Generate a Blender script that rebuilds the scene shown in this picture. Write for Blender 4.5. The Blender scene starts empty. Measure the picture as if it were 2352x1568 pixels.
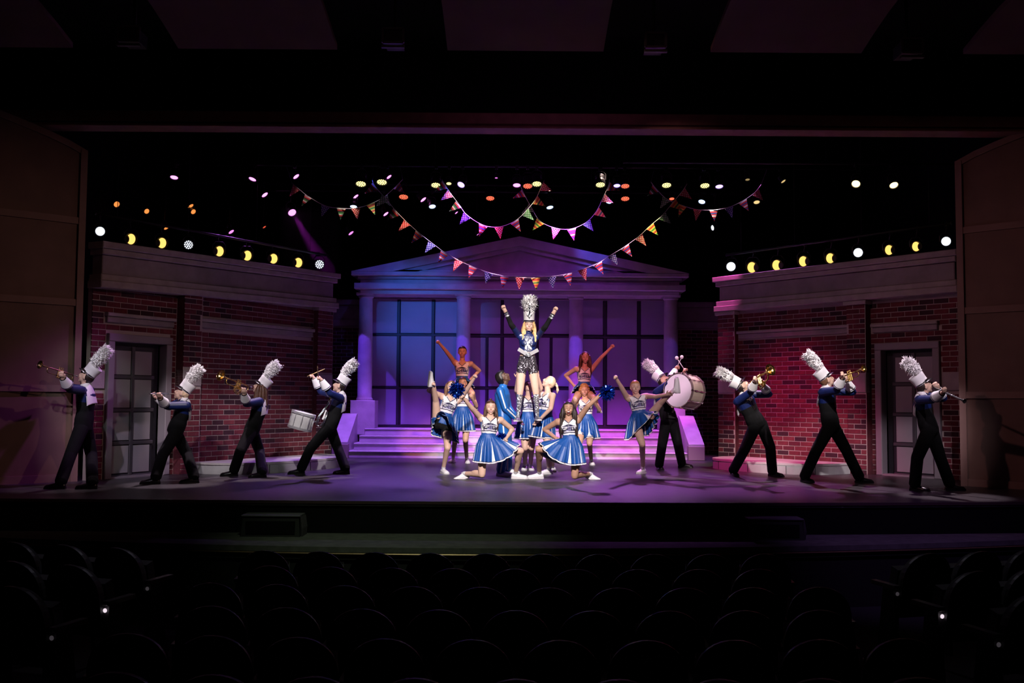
import bpy, bmesh, math, random
import numpy as np
from mathutils import Vector, Matrix
from mathutils.bvhtree import BVHTree

random.seed(7)
SC = bpy.context.scene
COL = SC.collection
PI = math.pi
V = Vector

# ------------------------------------------------------------------ camera
FPX = 2287.0
TILT = math.atan(136.0 / FPX)
ROLL = 0.007
EYE = V((0, 0, 1.245))            # eye height above the stage floor (stage floor is z = 0)
_f = V((0, math.cos(TILT), math.sin(TILT)))
_r0 = V((1, 0, 0)); _u0 = V((0, -math.sin(TILT), math.cos(TILT)))
_r = _r0 * math.cos(ROLL) + _u0 * math.sin(ROLL)
_u = _u0 * math.cos(ROLL) - _r0 * math.sin(ROLL)
cd = bpy.data.cameras.new('camera')
cd.sensor_width = 36.0
cd.lens = 36.0 * FPX / 2352.0
cd.clip_end = 200
cam = bpy.data.objects.new('camera', cd)
M3 = Matrix((_r, _u, -_f)).transposed()
cam.matrix_world = Matrix.Translation(EYE) @ M3.to_4x4()
COL.objects.link(cam)
SC.camera = cam

def ray(px, py):
    return _f + _r * ((px - 1176) / FPX) - _u * ((py - 784) / FPX)
def at(px, py, Y):
    d = ray(px, py); return EYE + d * (Y / d.y)
def flr(px, py, z=0.0):
    d = ray(px, py); return EYE + d * ((z - EYE.z) / d.z)

# ------------------------------------------------------------------ world, exposure
w = bpy.data.worlds.new('dark_theatre'); SC.world = w
w.use_nodes = True
w.node_tree.nodes['Background'].inputs[0].default_value = (0.5, 0.32, 0.45, 1)
w.node_tree.nodes['Background'].inputs[1].default_value = 0.0012
SC.view_settings.view_transform = 'Standard'
SC.view_settings.look = 'None'
SC.view_settings.exposure = 0.3
SC.view_settings.gamma = 1.0
SC.view_settings.use_curve_mapping = False
SC.cycles.use_denoising = True
SC.cycles.max_bounces = 6
SC.cycles.diffuse_bounces = 3
SC.cycles.use_adaptive_sampling = True
SC.cycles.adaptive_threshold = 0.025
SC.cycles.glossy_bounces = 3
SC.cycles.transparent_max_bounces = 8
SC.cycles.sample_clamp_indirect = 3.0
SC.cycles.caustics_reflective = False
SC.cycles.caustics_refractive = False

# ------------------------------------------------------------------ stage lighting (spots)
def spot(loc, tgt, color, power, deg, blend=0.3, radius=0.08, name='stage_spot'):
    ld = bpy.data.lights.new(name, 'SPOT')
    ld.color = color; ld.energy = power
    ld.spot_size = math.radians(deg); ld.spot_blend = blend
    ld.shadow_soft_size = radius
    o = bpy.data.objects.new(name, ld)
    o.location = loc
    o.rotation_euler = (V(tgt) - V(loc)).to_track_quat('-Z', 'Y').to_euler()
    COL.objects.link(o)
    return o

# front of house
spot((0.1, 6.0, 5.6), (.15, 16.5, .60), (1, .90, .88), 7000, 19.0, .25, .10, 'front_wash')
spot((0.4, 12.0, 5.15), (.27, 16.6, 2.42), (1, .90, .86), 1300, 21, .4, .06, 'majorette_spot')
spot((-.2, 13.0, 5.2), (-.93, 18.9, 2.0), (1, .30, .18), 1150, 14, .4, .06, 'red_front_spot')
spot((.8, 13.0, 5.2), (1.40, 18.9, 1.9), (1, .24, .28), 1150, 14, .4, .06, 'red_front_spot')
spot((2.6, 6.0, 5.9), (2.3, 16.6, 1.0), (1, .80, .86), 2400, 12, .5, .08, 'front_side_spot')
spot((-3.4, 9.0, 5.1), (-4.5, 17.4, .35), (.90, .95, .86), 330, 24, 1, .08, 'left_wall_wash')
spot((-5.6, 9.0, 4.8), (-6.0, 15.4, .3), (.92, .78, 1.0), 720, 18, 1, .05, 'left_door_wash')
spot((3.6, 9.0, 5.1), (4.9, 17.4, .4), (1, .86, .80), 200, 24, 1, .08, 'right_wall_wash')
spot((6.6, 9.0, 4.8), (6.2, 15.8, .3), (.95, .80, .92), 420, 18, 1, .05, 'right_door_wash')
spot((0, 0.5, 4.2), (0.6, 11, 5.3), (1, .42, .52), 38, 75, 1, .3, 'ceiling_fill')  # added unseen spot lifting the ceiling panels, in place of floor bounce
spot((3.0, 9.0, 5.1), (-7.2, 14.3, 1.6), (1, .55, .45), 230, 40, 1, .1, 'panel_wash')
spot((-3.0, 9.0, 5.1), (7.4, 14.3, 2.0), (1, .45, .45), 230, 40, 1, .1, 'panel_wash')
spot((-3.0, 15.6, 5.3), (-7.2, 14.2, .2), (.65, .15, .9), 420, 26, 1, .1, 'panel_low_wash')
# one narrow front light for each bandsman
for (x, y, z, c, p) in ((-6.05, 14.3, 1.6, (.80, 1, .85), 190), (-4.85, 15.1, 1.45, (1, .86, .95), 850), (-4.1, 16.3, 1.5, (1, .84, .95), 800), (-3.1, 16.8, 1.3, (1, .90, .95), 1500),
                        (2.75, 17.3, 1.6, (1, .62, .82), 1100), (3.95, 16.2, 1.5, (1, .90, .85), 1900), (4.9, 15.2, 1.6, (1, .90, .92), 1500), (5.85, 14.1, 1.55, (1, .84, .97), 750)):
    spot((x * .97, y + .9, 5.15), (x, y, 1.9), (1, .76, .9), 190 if p < 200 else 900, 17, .6, .06, 'band_top_spot')
    spot((x * .8, y - 5.4, 5.1), (x, y, z + .2), c, p * 1.15, 14, .6, .05, 'band_front_spot')
# over the steps and portico
for x in (-2.6, -.8, 1.1, 2.9):
    spot((x, 19.6, 5.9), (x * .92, 21.9, .25), (.46 + .05 * x, .07, 1.0), 1700, 40, .6, .10, 'steps_wash')
spot((4.4, 18.9, 5.7), (3.6, 21.6, .5), (1, .12, .62), 700, 34, .6, .08, 'steps_magenta')
for (x, cx) in ((-4.4, -3.37), (-2.0, -1.12), (.7, 1.47), (2.8, 3.65)):
    spot((x, 19.4, 5.6), (cx - .02, 22.9, 1.95), (.17, .055, 1.0), 800 if cx < 3 else 150, 11.5 if cx < 3 else 11, .10, .03, 'column_spot')
spot((-3.2, 15.8, 4.3), (-1.9, 23.6, 3.0), (.04, .20, 1.0), 1000, 24, 1, .1, 'window_blue_wash')
spot((1.6, 18.6, 5.7), (1.2, 23.6, 2.4), (.32, .05, .8), 120, 56, 1, .1, 'window_violet_wash')
spot((-.5, 18.6, 5.7), (-.5, 23.6, 1.2), (.60, .06, .75), 80, 60, 1, .1, 'window_purple_wash')
spot((2.3, 19.0, 5.9), (1.75, 22.5, 4.42), (.08, .10, 1.0), 280, 16, .9, .05, 'pediment_blue')
spot((-2.6, 19.0, 5.9), (-3.0, 22.3, 4.02), (.10, .10, 1.0), 120, 24, .9, .05, 'pediment_blue')
spot((-1.4, 19.0, 5.9), (-1.3, 22.3, 4.2), (.10, .10, 1.0), 120, 18, .9, .05, 'pediment_blue')
spot((0, 15.4, 5.2), (0.1, 22.4, 4.4), (.60, .08, .75), 65, 50, 1, .1, 'pediment_magenta')
# back light on the floor
spot((-2.4, 21.4, 6.3), (-2.2, 16.6, 0), (.42, .18, 1.0), 1700, 42, .9, .1, 'back_violet')
spot((2.4, 21.4, 6.3), (1.6, 16.6, 0), (.62, .18, .95), 1900, 42, .9, .1, 'back_magenta')
spot((5.2, 20.8, 6.4), (4.2, 16.6, 0), (.75, .18, .85), 1000, 40, .9, .1, 'back_red')
spot((-5.4, 20.8, 6.4), (-4.4, 16.2, 0), (.55, .16, .8), 650, 40, .9, .1, 'back_purple')
spot((-1.2, 17.6, 5.9), (-3.6, 16.9, .9), (.75, .30, 1), 320, 36, .9, .06, 'left_band_side')
spot((1.9, 17.2, 5.9), (5.0, 18.3, .35), (1, .04, .34), 1500, 38, 1, .06, 'right_wall_magenta')
spot((1.2, 18.6, 5.9), (2.5, 17.2, 1.4), (1, .28, .60), 500, 38, .8, .05, 'bass_drum_pink')
# small unseen spots added close to the bunting to brighten its pennants
for (px, py, Y, c, p) in ((700, 445, 20.6, (1, .6, .6), 4), (800, 478, 20.6, (.9, .8, .6), 16), (868, 455, 20.4, (.9, 1, .5), 24), (925, 505, 19.5, (1, .55, .4), 12), (990, 560, 19.5, (.75, .5, 1), 26), (1060, 600, 19.5, (1, .5, .75), 28),
        (1130, 626, 19.5, (.75, .45, 1), 28), (1210, 638, 19.5, (1, .55, .7), 28), (1290, 630, 19.5, (.9, .5, .9), 16), (1370, 605, 19.5, (1, .5, .9), 28), (1440, 560, 19.5, (1, .6, .8), 30), (1500, 515, 19.5, (1, .95, .5), 30),
        (1555, 460, 19.8, (1, .95, .4), 30), (1640, 482, 20.6, (1, .95, .9), 30), (1715, 458, 20.6, (.6, .4, .7), 6), (1045, 455, 20.0, (1, .7, .7), 22), (1120, 520, 20.0, (1, .3, .9), 26), (1215, 485, 20.0, (.9, .9, .6), 24),
        (1260, 515, 20.2, (1, .85, .45), 28), (1330, 520, 20.2, (.8, .75, .9), 20), (1385, 460, 20.2, (1, .7, .6), 22)):
    P_ = at(px, py, Y)
    spot(P_ + V((0, -.26, .66)), P_ + V((0, -.03, -.14)), c, p * 2.9, 40, .8, .03, 'bunting_fill')
# added spots imitating stray light on the pit ledge
spot((-1.2, 8.2, 5.15), (-1.4, 11.9, -.4), (.62, .80, .52), 300, 40, 1, .1, 'pit_fill')
spot((3.4, 8.2, 5.15), (5.0, 12.2, -.4), (.55, .28, 1), 300, 36, 1, .1, 'pit_fill')
# added spots standing in for the stage's glow on the side seats
spot((-1.5, 14.2, 5.0), (-4.0, 8.3, -.2), (.8, .75, .95), 60, 24, 1, .2, 'seat_fill')
spot((1.5, 14.2, 5.0), (4.2, 8.3, -.2), (.8, .75, .95), 60, 24, 1, .2, 'seat_fill')
# dim wide spots added to lift the two brick walls
spot((-1.0, 13.2, 5.2), (-5.0, 17.4, 2.3), (.95, .62, .78), 40, 60, 1, .1, 'left_upper_fill')
spot((1.2, 13.2, 5.2), (5.6, 18.2, 2.3), (1, .55, .66), 85, 60, 1, .1, 'right_upper_fill')
spot((-3.0, 11.2, 5.1), (-3.5, 16.6, .9), (1, .9, .95), 900, 8, .6, .05, 'snare_fill')  # extra spot added to brighten the snare drum's shell
spot((.5, 12.4, 4.6), (.5, 14.5, 5.4), (.75, .25, .75), 9, 120, 1, .1, 'beam_fill')  # added unseen spot that brightens the proscenium beam


# ------------------------------------------------------------------ materials
MATS = {}
def mat(name, col=(.5, .5, .5), rough=.6, metal=0.0, spec=.5, noise=0.0, nscale=8.0, bump=0.0, bscale=40.0,
        emit=None, estr=0.0, sheen=0.0):
    if name in MATS: return MATS[name]
    m = bpy.data.materials.new(name); m.use_nodes = True
    nt = m.node_tree; b = nt.nodes['Principled BSDF']
    b.inputs['Base Color'].default_value = (*col, 1)
    b.inputs['Roughness'].default_value = rough
    b.inputs['Metallic'].default_value = metal
    b.inputs['Specular IOR Level'].default_value = spec
    if sheen: b.inputs['Sheen Weight'].default_value = sheen
    if emit:
        b.inputs['Emission Color'].default_value = (*emit, 1)
        b.inputs['Emission Strength'].default_value = estr
    if noise or bump:
        tc = nt.nodes.new('ShaderNodeTexCoord')
    if noise:
        n = nt.nodes.new('ShaderNodeTexNoise'); n.inputs['Scale'].default_value = nscale
        n.inputs['Detail'].default_value = 5
        nt.links.new(tc.outputs['Object'], n.inputs['Vector'])
        cr = nt.nodes.new('ShaderNodeValToRGB')
        cr.color_ramp.elements[0].position = .3; cr.color_ramp.elements[1].position = .7
        cr.color_ramp.elements[0].color = (*[c * (1 - noise) for c in col], 1)
        cr.color_ramp.elements[1].color = (*[min(1, c * (1 + noise)) for c in col], 1)
        nt.links.new(n.outputs['Fac'], cr.inputs['Fac'])
        nt.links.new(cr.outputs['Color'], b.inputs['Base Color'])
    if bump:
        n2 = nt.nodes.new('ShaderNodeTexNoise'); n2.inputs['Scale'].default_value = bscale
        nt.links.new(tc.outputs['Object'], n2.inputs['Vector'])
        bp = nt.nodes.new('ShaderNodeBump'); bp.inputs['Strength'].default_value = bump
        bp.inputs['Distance'].default_value = .02
        nt.links.new(n2.outputs['Fac'], bp.inputs['Height'])
        nt.links.new(bp.outputs['Normal'], b.inputs['Normal'])
    MATS[name] = m
    return m

def sequin(name, col, scale, rough=.18):
    """small flat metallic sequins, each tilted its own way"""
    m = bpy.data.materials.new(name); m.use_nodes = True
    nt = m.node_tree; b = nt.nodes['Principled BSDF']
    b.inputs['Metallic'].default_value = .9; b.inputs['Roughness'].default_value = rough
    tc = nt.nodes.new('ShaderNodeTexCoord')
    vo = nt.nodes.new('ShaderNodeTexVoronoi'); vo.inputs['Scale'].default_value = scale
    nt.links.new(tc.outputs['Object'], vo.inputs['Vector'])
    ge = nt.nodes.new('ShaderNodeNewGeometry')
    sub = nt.nodes.new('ShaderNodeVectorMath'); sub.operation = 'SUBTRACT'
    sub.inputs[1].default_value = (.5, .5, .5)
    nt.links.new(vo.outputs['Color'], sub.inputs[0])
    sc = nt.nodes.new('ShaderNodeVectorMath'); sc.operation = 'SCALE'; sc.inputs['Scale'].default_value = 1.5
    nt.links.new(sub.outputs[0], sc.inputs[0])
    ad = nt.nodes.new('ShaderNodeVectorMath'); ad.operation = 'ADD'
    nt.links.new(sc.outputs[0], ad.inputs[0]); nt.links.new(ge.outputs['Normal'], ad.inputs[1])
    no = nt.nodes.new('ShaderNodeVectorMath'); no.operation = 'NORMALIZE'
    nt.links.new(ad.outputs[0], no.inputs[0]); nt.links.new(no.outputs[0], b.inputs['Normal'])
    b.inputs['Base Color'].default_value = (*col, 1)
    MATS[name] = m
    return m

def glow(name, col, s):
    return mat(name, (.02, .02, .02), .4, emit=col, estr=s)

# ------------------------------------------------------------------ mesh builder
def frame(d, up=(0, 0, 1)):
    d = V(d).normalized(); up = V(up)
    if abs(d.dot(up)) > .98 * up.length: up = V((1, 0, 0))
    x = d.cross(up).normalized(); y = x.cross(d).normalized()
    return x, y, d

class MB:
    def __init__(s): s.v = []; s.f = []; s.m = []
    def add(s, vs, fs, mi=0):
        o = len(s.v); s.v += [tuple(p) for p in vs]
        for k, f in enumerate(fs):
            s.f.append([o + i for i in f]); s.m.append(mi[k] if isinstance(mi, (list, tuple)) else mi)
        return s
    def obox(s, c, ax, ay, az, mi=0):
        c, ax, ay, az = V(c), V(ax), V(ay), V(az)
        vs = [c + ax * i + ay * j + az * k for k in (-1, 1) for j in (-1, 1) for i in (-1, 1)]
        fs = [(0, 2, 3, 1), (4, 5, 7, 6), (0, 1, 5, 4), (2, 6, 7, 3), (0, 4, 6, 2), (1, 3, 7, 5)]
        if ax.cross(ay).dot(az) < 0: fs = [f[::-1] for f in fs]
        return s.add(vs, fs, mi)
    def box(s, x0, x1, y0, y1, z0, z1, mi=0):
        return s.obox(((x0 + x1) / 2, (y0 + y1) / 2, (z0 + z1) / 2), ((x1 - x0) / 2, 0, 0), (0, (y1 - y0) / 2, 0), (0, 0, (z1 - z0) / 2), mi)
    def bbox(s, x0, x1, y0, y1, z0, z1, b=.01, mi=0):
        """box with chamfered front edges (front = low y)"""
        vs = [(x0, y1, z0), (x1, y1, z0), (x1, y1, z1), (x0, y1, z1),
              (x0, y0 + b, z0), (x1, y0 + b, z0), (x1, y0 + b, z1), (x0, y0 + b, z1),
              (x0 + b, y0, z0 + b), (x1 - b, y0, z0 + b), (x1 - b, y0, z1 - b), (x0 + b, y0, z1 - b)]
        fs = [(0, 3, 2, 1), (0, 1, 5, 4), (1, 2, 6, 5), (2, 3, 7, 6), (3, 0, 4, 7),
              (4, 5, 9, 8), (5, 6, 10, 9), (6, 7, 11, 10), (7, 4, 8, 11), (8, 9, 10, 11)]
        return s.add(vs, fs, mi)
    def rings(s, rs, mi=0, cap=True, close=True):
        n = len(rs[0]); vs = [p for r in rs for p in r]; fs = []; ms = []
        for k in range(len(rs) - 1):
            for i in range(n if close else n - 1):
                j = (i + 1) % n
                fs.append((k * n + i, k * n + j, (k + 1) * n + j, (k + 1) * n + i))
                ms.append(mi[k] if isinstance(mi, (list, tuple)) else mi)
        if cap and close:
            fs.append(tuple(range(n))[::-1]); ms.append(ms[0])
            b = (len(rs) - 1) * n; fs.append(tuple(b + i for i in range(n))); ms.append(ms[-2])
        return s.add(vs, fs, ms)
    def tube(s, path, rad, n=8, mi=0, cap=True, flat=1.0, up=(0, 0, 1)):
        path = [V(p) for p in path]
        if not isinstance(rad, (list, tuple)): rad = [rad] * len(path)
        rs = []; px = None
        for k, p in enumerate(path):
            d = (path[min(k + 1, len(path) - 1)] - path[max(k - 1, 0)])
            if d.length < 1e-9: d = V((0, 0, 1))
            d.normalize()
            if px is None: x, y, _ = frame(d, up)
            else:
                x = (px - d * px.dot(d))
                x = x.normalized() if x.length > 1e-6 else frame(d, up)[0]
                y = d.cross(x)
            if px is None: y = d.cross(x)
            px = x
            rs.append([p + x * (rad[k] * math.cos(2 * PI * i / n)) + y * (rad[k] * flat * math.sin(2 * PI * i / n)) for i in range(n)])
        return s.rings(rs, mi, cap)
    def lathe(s, prof, org, axis, n=20, mi=0, cap=True, up=(0, 0, 1)):
        x, y, d = frame(axis, up); y = d.cross(x); org = V(org)
        rs = [[org + d * h + x * (r * math.cos(2 * PI * i / n)) + y * (r * math.sin(2 * PI * i / n)) for i in range(n)] for r, h in prof]
        return s.rings(rs, mi, cap)
    def ell(s, c, ax, ay, az, nu=12, nv=8, mi=0):
        c, ax, ay, az = V(c), V(ax), V(ay), V(az)
        vs = [c - az]
        for k in range(1, nv):
            t = -PI / 2 + PI * k / nv
            for i in range(nu):
                a = 2 * PI * i / nu
                vs.append(c + ax * (math.cos(t) * math.cos(a)) + ay * (math.cos(t) * math.sin(a)) + az * math.sin(t))
        vs.append(c + az); fs = []
        for i in range(nu): fs.append((0, 1 + (i + 1) % nu, 1 + i))
        for k in range(nv - 2):
            for i in range(nu):
                a = 1 + k * nu; j = (i + 1) % nu
                fs.append((a + i, a + j, a + nu + j, a + nu + i))
        b = 1 + (nv - 2) * nu; e = len(vs) - 1
        for i in range(nu): fs.append((b + i, b + (i + 1) % nu, e))
        if ax.cross(ay).dot(az) < 0: fs = [f[::-1] for f in fs]
        return s.add(vs, fs, mi)
    def prism(s, pts, vec, mi=0):
        """closed polygon (list of 3D points) extruded by vec"""
        n = len(pts); pts = [V(p) for p in pts]; vec = V(vec)
        nv = V((0, 0, 0))
        for i in range(n): nv += pts[i].cross(pts[(i + 1) % n])
        if nv.dot(vec) > 0: pts = pts[::-1]
        vs = pts + [p + vec for p in pts]
        fs = [tuple(range(n)), tuple(range(2 * n - 1, n - 1, -1))]
        for i in range(n): fs.append((i, n + i, n + (i + 1) % n, (i + 1) % n)) 
        return s.add(vs, fs, mi)
    def mesh(s, name, mats, smooth=False):
        me = bpy.data.meshes.new(name)
        me.from_pydata(s.v, [], s.f)
        for m in (mats if isinstance(mats, (list, tuple)) else [mats]): me.materials.append(m)
        me.polygons.foreach_set('material_index', s.m)
        if smooth: me.polygons.foreach_set('use_smooth', [True] * len(s.f))
        me.update()
        return me
    def build(s, name, mats, parent=None, smooth=False, local=False, label=None):
        return put(name, s.mesh(name, mats, smooth), parent, local, label)

def put(name, me, parent=None, local=False, label=None):
    o = bpy.data.objects.new(name, me); COL.objects.link(o)
    if parent is not None:
        o.parent = parent
        if not local: o.matrix_parent_inverse = base_matrix(parent).inverted()
    if label: o['label'] = label
    return o

def base_matrix(o):
    m = o.matrix_basis.copy()
    if o.parent is not None: m = base_matrix(o.parent) @ o.matrix_parent_inverse @ m
    return m

def tag(o, label=None, cat=None, group=None, kind=None):
    if label: o['label'] = label
    if cat: o['category'] = cat
    if group: o['group'] = group
    if kind: o['kind'] = kind
    return o

def empty(name, loc=(0, 0, 0), label=None, cat=None, group=None, rz=0.0, kind=None):
    o = bpy.data.objects.new(name, None); COL.objects.link(o)
    o.empty_display_size = .1
    o.location = loc; o.rotation_euler = (0, 0, rz)
    return tag(o, label, cat, group, kind)

def copy_tree(o, parent=None):
    c = o.copy(); COL.objects.link(c)
    if parent is not None: c.parent = parent
    for ch in list(o.children): copy_tree(ch, c)
    return c

def auto_smooth(o, deg=40):
    me = o.data
    me.polygons.foreach_set('use_smooth', [True] * len(me.polygons))
    me.set_sharp_from_angle(angle=math.radians(deg))
    return o

# ------------------------------------------------------------------ base materials
M_black = mat('black_velour', (.006, .006, .007), .95, spec=.1)
M_blackwood = mat('black_painted_wood', (.012, .011, .012), .6)
M_panel = mat('auditorium_panel', (.20, .115, .095), .65, noise=.12, nscale=2.5)
M_panelrail = mat('auditorium_panel_rail', (.27, .16, .14), .6, noise=.1, nscale=3)
M_beam = mat('header_beam', (.24, .11, .08), .6, noise=.2, nscale=6)
M_ceil = mat('ceiling_plaster', (.24, .13, .13), .8, noise=.1, nscale=1.5)
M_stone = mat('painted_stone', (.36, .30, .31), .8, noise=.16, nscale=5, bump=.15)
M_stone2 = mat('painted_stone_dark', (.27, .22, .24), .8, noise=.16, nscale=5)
M_portico = mat('portico_paint', (.46, .42, .46), .75, noise=.14, nscale=3.5, bump=.1)
M_step = mat('step_paint', (.52, .48, .52), .6, noise=.12, nscale=4)
M_mortar = mat('mortar', (.44, .36, .34), .9)
M_bricks = [mat('brick_red', (.120, .014, .024), .85, noise=.25, nscale=9, bump=.2),
            mat('brick_maroon', (.090, .011, .020), .85, noise=.25, nscale=9, bump=.2),
            mat('brick_rust', (.140, .022, .030), .85, noise=.25, nscale=9, bump=.2),
            mat('brick_dark', (.034, .007, .014), .85, noise=.25, nscale=9, bump=.2)]
M_pane = mat('frosted_pane', (.34, .33, .40), .55, noise=.06, nscale=2)
M_doorpane = mat('door_pane', (.30, .26, .29), .55, noise=.05, nscale=2)
M_muntin = mat('dark_muntin', (.016, .014, .02), .5)
M_frame = mat('door_frame_paint', (.26, .22, .25), .6)

# stage floor: black paint with a worn sheen and pale scuffs
def floor_mat():
    m = bpy.data.materials.new('stage_floor_paint'); m.use_nodes = True
    nt = m.node_tree; b = nt.nodes['Principled BSDF']
    tc = nt.nodes.new('ShaderNodeTexCoord')
    mp = nt.nodes.new('ShaderNodeMapping'); mp.inputs['Scale'].default_value = (.9, 6, 1)
    nt.links.new(tc.outputs['Object'], mp.inputs['Vector'])
    n = nt.nodes.new('ShaderNodeTexNoise'); n.inputs['Scale'].default_value = 3; n.inputs['Detail'].default_value = 8
    nt.links.new(mp.outputs[0], n.inputs['Vector'])
    cr = nt.nodes.new('ShaderNodeValToRGB')
    cr.color_ramp.elements[0].position = .35; cr.color_ramp.elements[0].color = (.030, .028, .030, 1)
    cr.color_ramp.elements[1].position = .8; cr.color_ramp.elements[1].color = (.085, .08, .085, 1)
    nt.links.new(n.outputs['Fac'], cr.inputs['Fac'])
    vo = nt.nodes.new('ShaderNodeTexNoise'); vo.inputs['Scale'].default_value = 14; vo.inputs['Detail'].default_value = 3
    nt.links.new(mp.outputs[0], vo.inputs['Vector'])
    c2 = nt.nodes.new('ShaderNodeValToRGB')
    c2.color_ramp.elements[0].position = .69; c2.color_ramp.elements[0].color = (0, 0, 0, 1)
    c2.color_ramp.elements[1].position = .76; c2.color_ramp.elements[1].color = (.3, .3, .3, 1)
    nt.links.new(vo.outputs['Fac'], c2.inputs['Fac'])
    mx = nt.nodes.new('ShaderNodeMix'); mx.data_type = 'RGBA'; mx.blend_type = 'ADD'; mx.inputs[0].default_value = 1
    nt.links.new(cr.outputs['Color'], mx.inputs[6]); nt.links.new(c2.outputs['Color'], mx.inputs[7])
    nt.links.new(mx.outputs[2], b.inputs['Base Color'])
    r2 = nt.nodes.new('ShaderNodeMapRange'); r2.inputs[3].default_value = .28; r2.inputs[4].default_value = .5
    nt.links.new(n.outputs['Fac'], r2.inputs[0]); nt.links.new(r2.outputs[0], b.inputs['Roughness'])
    b.inputs['Specular IOR Level'].default_value = .45
    bp = nt.nodes.new('ShaderNodeBump'); bp.inputs['Strength'].default_value = .12; bp.inputs['Distance'].default_value = .02
    nt.links.new(vo.outputs['Fac'], bp.inputs['Height']); nt.links.new(bp.outputs['Normal'], b.inputs['Normal'])
    return m
M_floor = floor_mat()

def struct(name, mb, m, parent=None, label=None, smooth=False):
    o = mb.build(name, m, parent, smooth)
    if parent is None: tag(o, label, 'stage' if 'floor' in name else 'wall', kind='structure')
    return o

# ------------------------------------------------------------------ stage, pit ledge, auditorium floor
def stage_front(x):
    return 12.37 + .013 * max(0, x) ** 1.9
pts = [(-9.5, 27.5, 0)] + [(x, stage_front(x), 0) for x in [-9.5 + 19 * i / 24 for i in range(25)]] + [(9.5, 27.5, 0)]
struct('floor', MB().prism([V(p) - V((0, 0, .06)) for p in pts], (0, 0, .06)), M_floor, label='black glossy stage floor with pale scuff marks')
m = MB()
for i in range(24):
    x0 = -9.5 + 19 * i / 24; x1 = -9.5 + 19 * (i + 1) / 24
    a = V((x0, stage_front(x0) + .03, -.06)); b = V((x1, stage_front(x1) + .03, -.06))
    m.prism([a, b, b + V((0, .1, 0)), a + V((0, .1, 0))], (0, 0, -.36))
struct('wall_stage_front', m, M_black, label='black riser under the stage front edge')
m = MB()
for i in range(24):
    x0 = -9.5 + 19 * i / 24; x1 = -9.5 + 19 * (i + 1) / 24
    a = V((x0, stage_front(x0), -.035)); b = V((x1, stage_front(x1), -.035))
    m.prism([a + V((0, -.015, 0)), b + V((0, -.015, 0)), b + V((0, .03, 0)), a + V((0, .03, 0))], (0, 0, .033))
struct('trim_1', m, mat('edge_trim', (.06, .035, .04), .35), label='thin dark wooden nosing along the stage front')

def ledge_front(x): return 11.22 + .021 * (x + .7) ** 2
M_ledge = mat('pit_ledge_carpet', (.10, .095, .09), .9, noise=.25, nscale=9)
xs = [-7 + 15 * i / 40 for i in range(41)]
pts = [V((x, ledge_front(x), -.46)) for x in xs] + [V((8, 13.6, -.46)), V((-7, 13.6, -.46))]
struct('floor_pit_ledge', MB().prism(pts, (0, 0, .06)), M_ledge, label='dark curved ledge below the stage front')
m = MB()
for i in range(40):
    a = V((xs[i], ledge_front(xs[i]) + .04, -.46)); b = V((xs[i + 1], ledge_front(xs[i + 1]) + .04, -.46))
    m.prism([a, b, b + V((0, .1, 0)), a + V((0, .1, 0))], (0, 0, -.66))
struct('wall_pit_front', m, M_blackwood, label='dark curved wall below the pit ledge')
m = MB().tube([(x, ledge_front(x) - .01, -.475) for x in xs], .012, 6)
struct('trim_2', m, mat('worn_brass_rail', (.35, .22, .13), .35, metal=.7), label='thin worn brass strip along the curved pit wall')
struct('floor_auditorium', MB().box(-10, 10, 0.6, 12.6, -1.22, -1.12), mat('dark_carpet', (.012, .010, .011), .95), label='dark carpet of the auditorium')

# ------------------------------------------------------------------ masking, header, ceiling
struct('wall_back', MB().box(-10, 10, 27.4, 27.6, -.1, 8.2), M_black, label='black velour backdrop behind the set')
struct('wall_wing_left', MB().box(-9.7, -9.5, 15.2, 27.4, -.1, 8.2), M_black, label='black masking of the left wing')
struct('wall_wing_right', MB().box(9.5, 9.7, 15.2, 27.4, -.1, 8.2), M_black, label='black masking of the right wing')
struct('ceiling', MB().box(-10, 10, 14.6, 27.6, 8.2, 8.4), M_black, label='black ceiling of the stage house')
struct('wall_header', MB().box(-10, 10, 14.85, 15.0, 5.5, 8.2), M_black, label='black wall above the proscenium beam')
bm_ = empty('proscenium_beam', (0, 14.6, 5.3), 'long brown moulded beam spanning the top of the stage opening', 'beam', kind='structure')
for k, (z0, z1, y0) in enumerate([(5.335, 5.50, 14.52), (5.30, 5.33, 14.58), (5.265, 5.295, 14.50)]):
    MB().bbox(-8.6, 8.6, y0, 14.85, z0, z1, .008).build(['fascia', 'bead', 'lower_rail'][k], M_beam, bm_)

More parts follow.
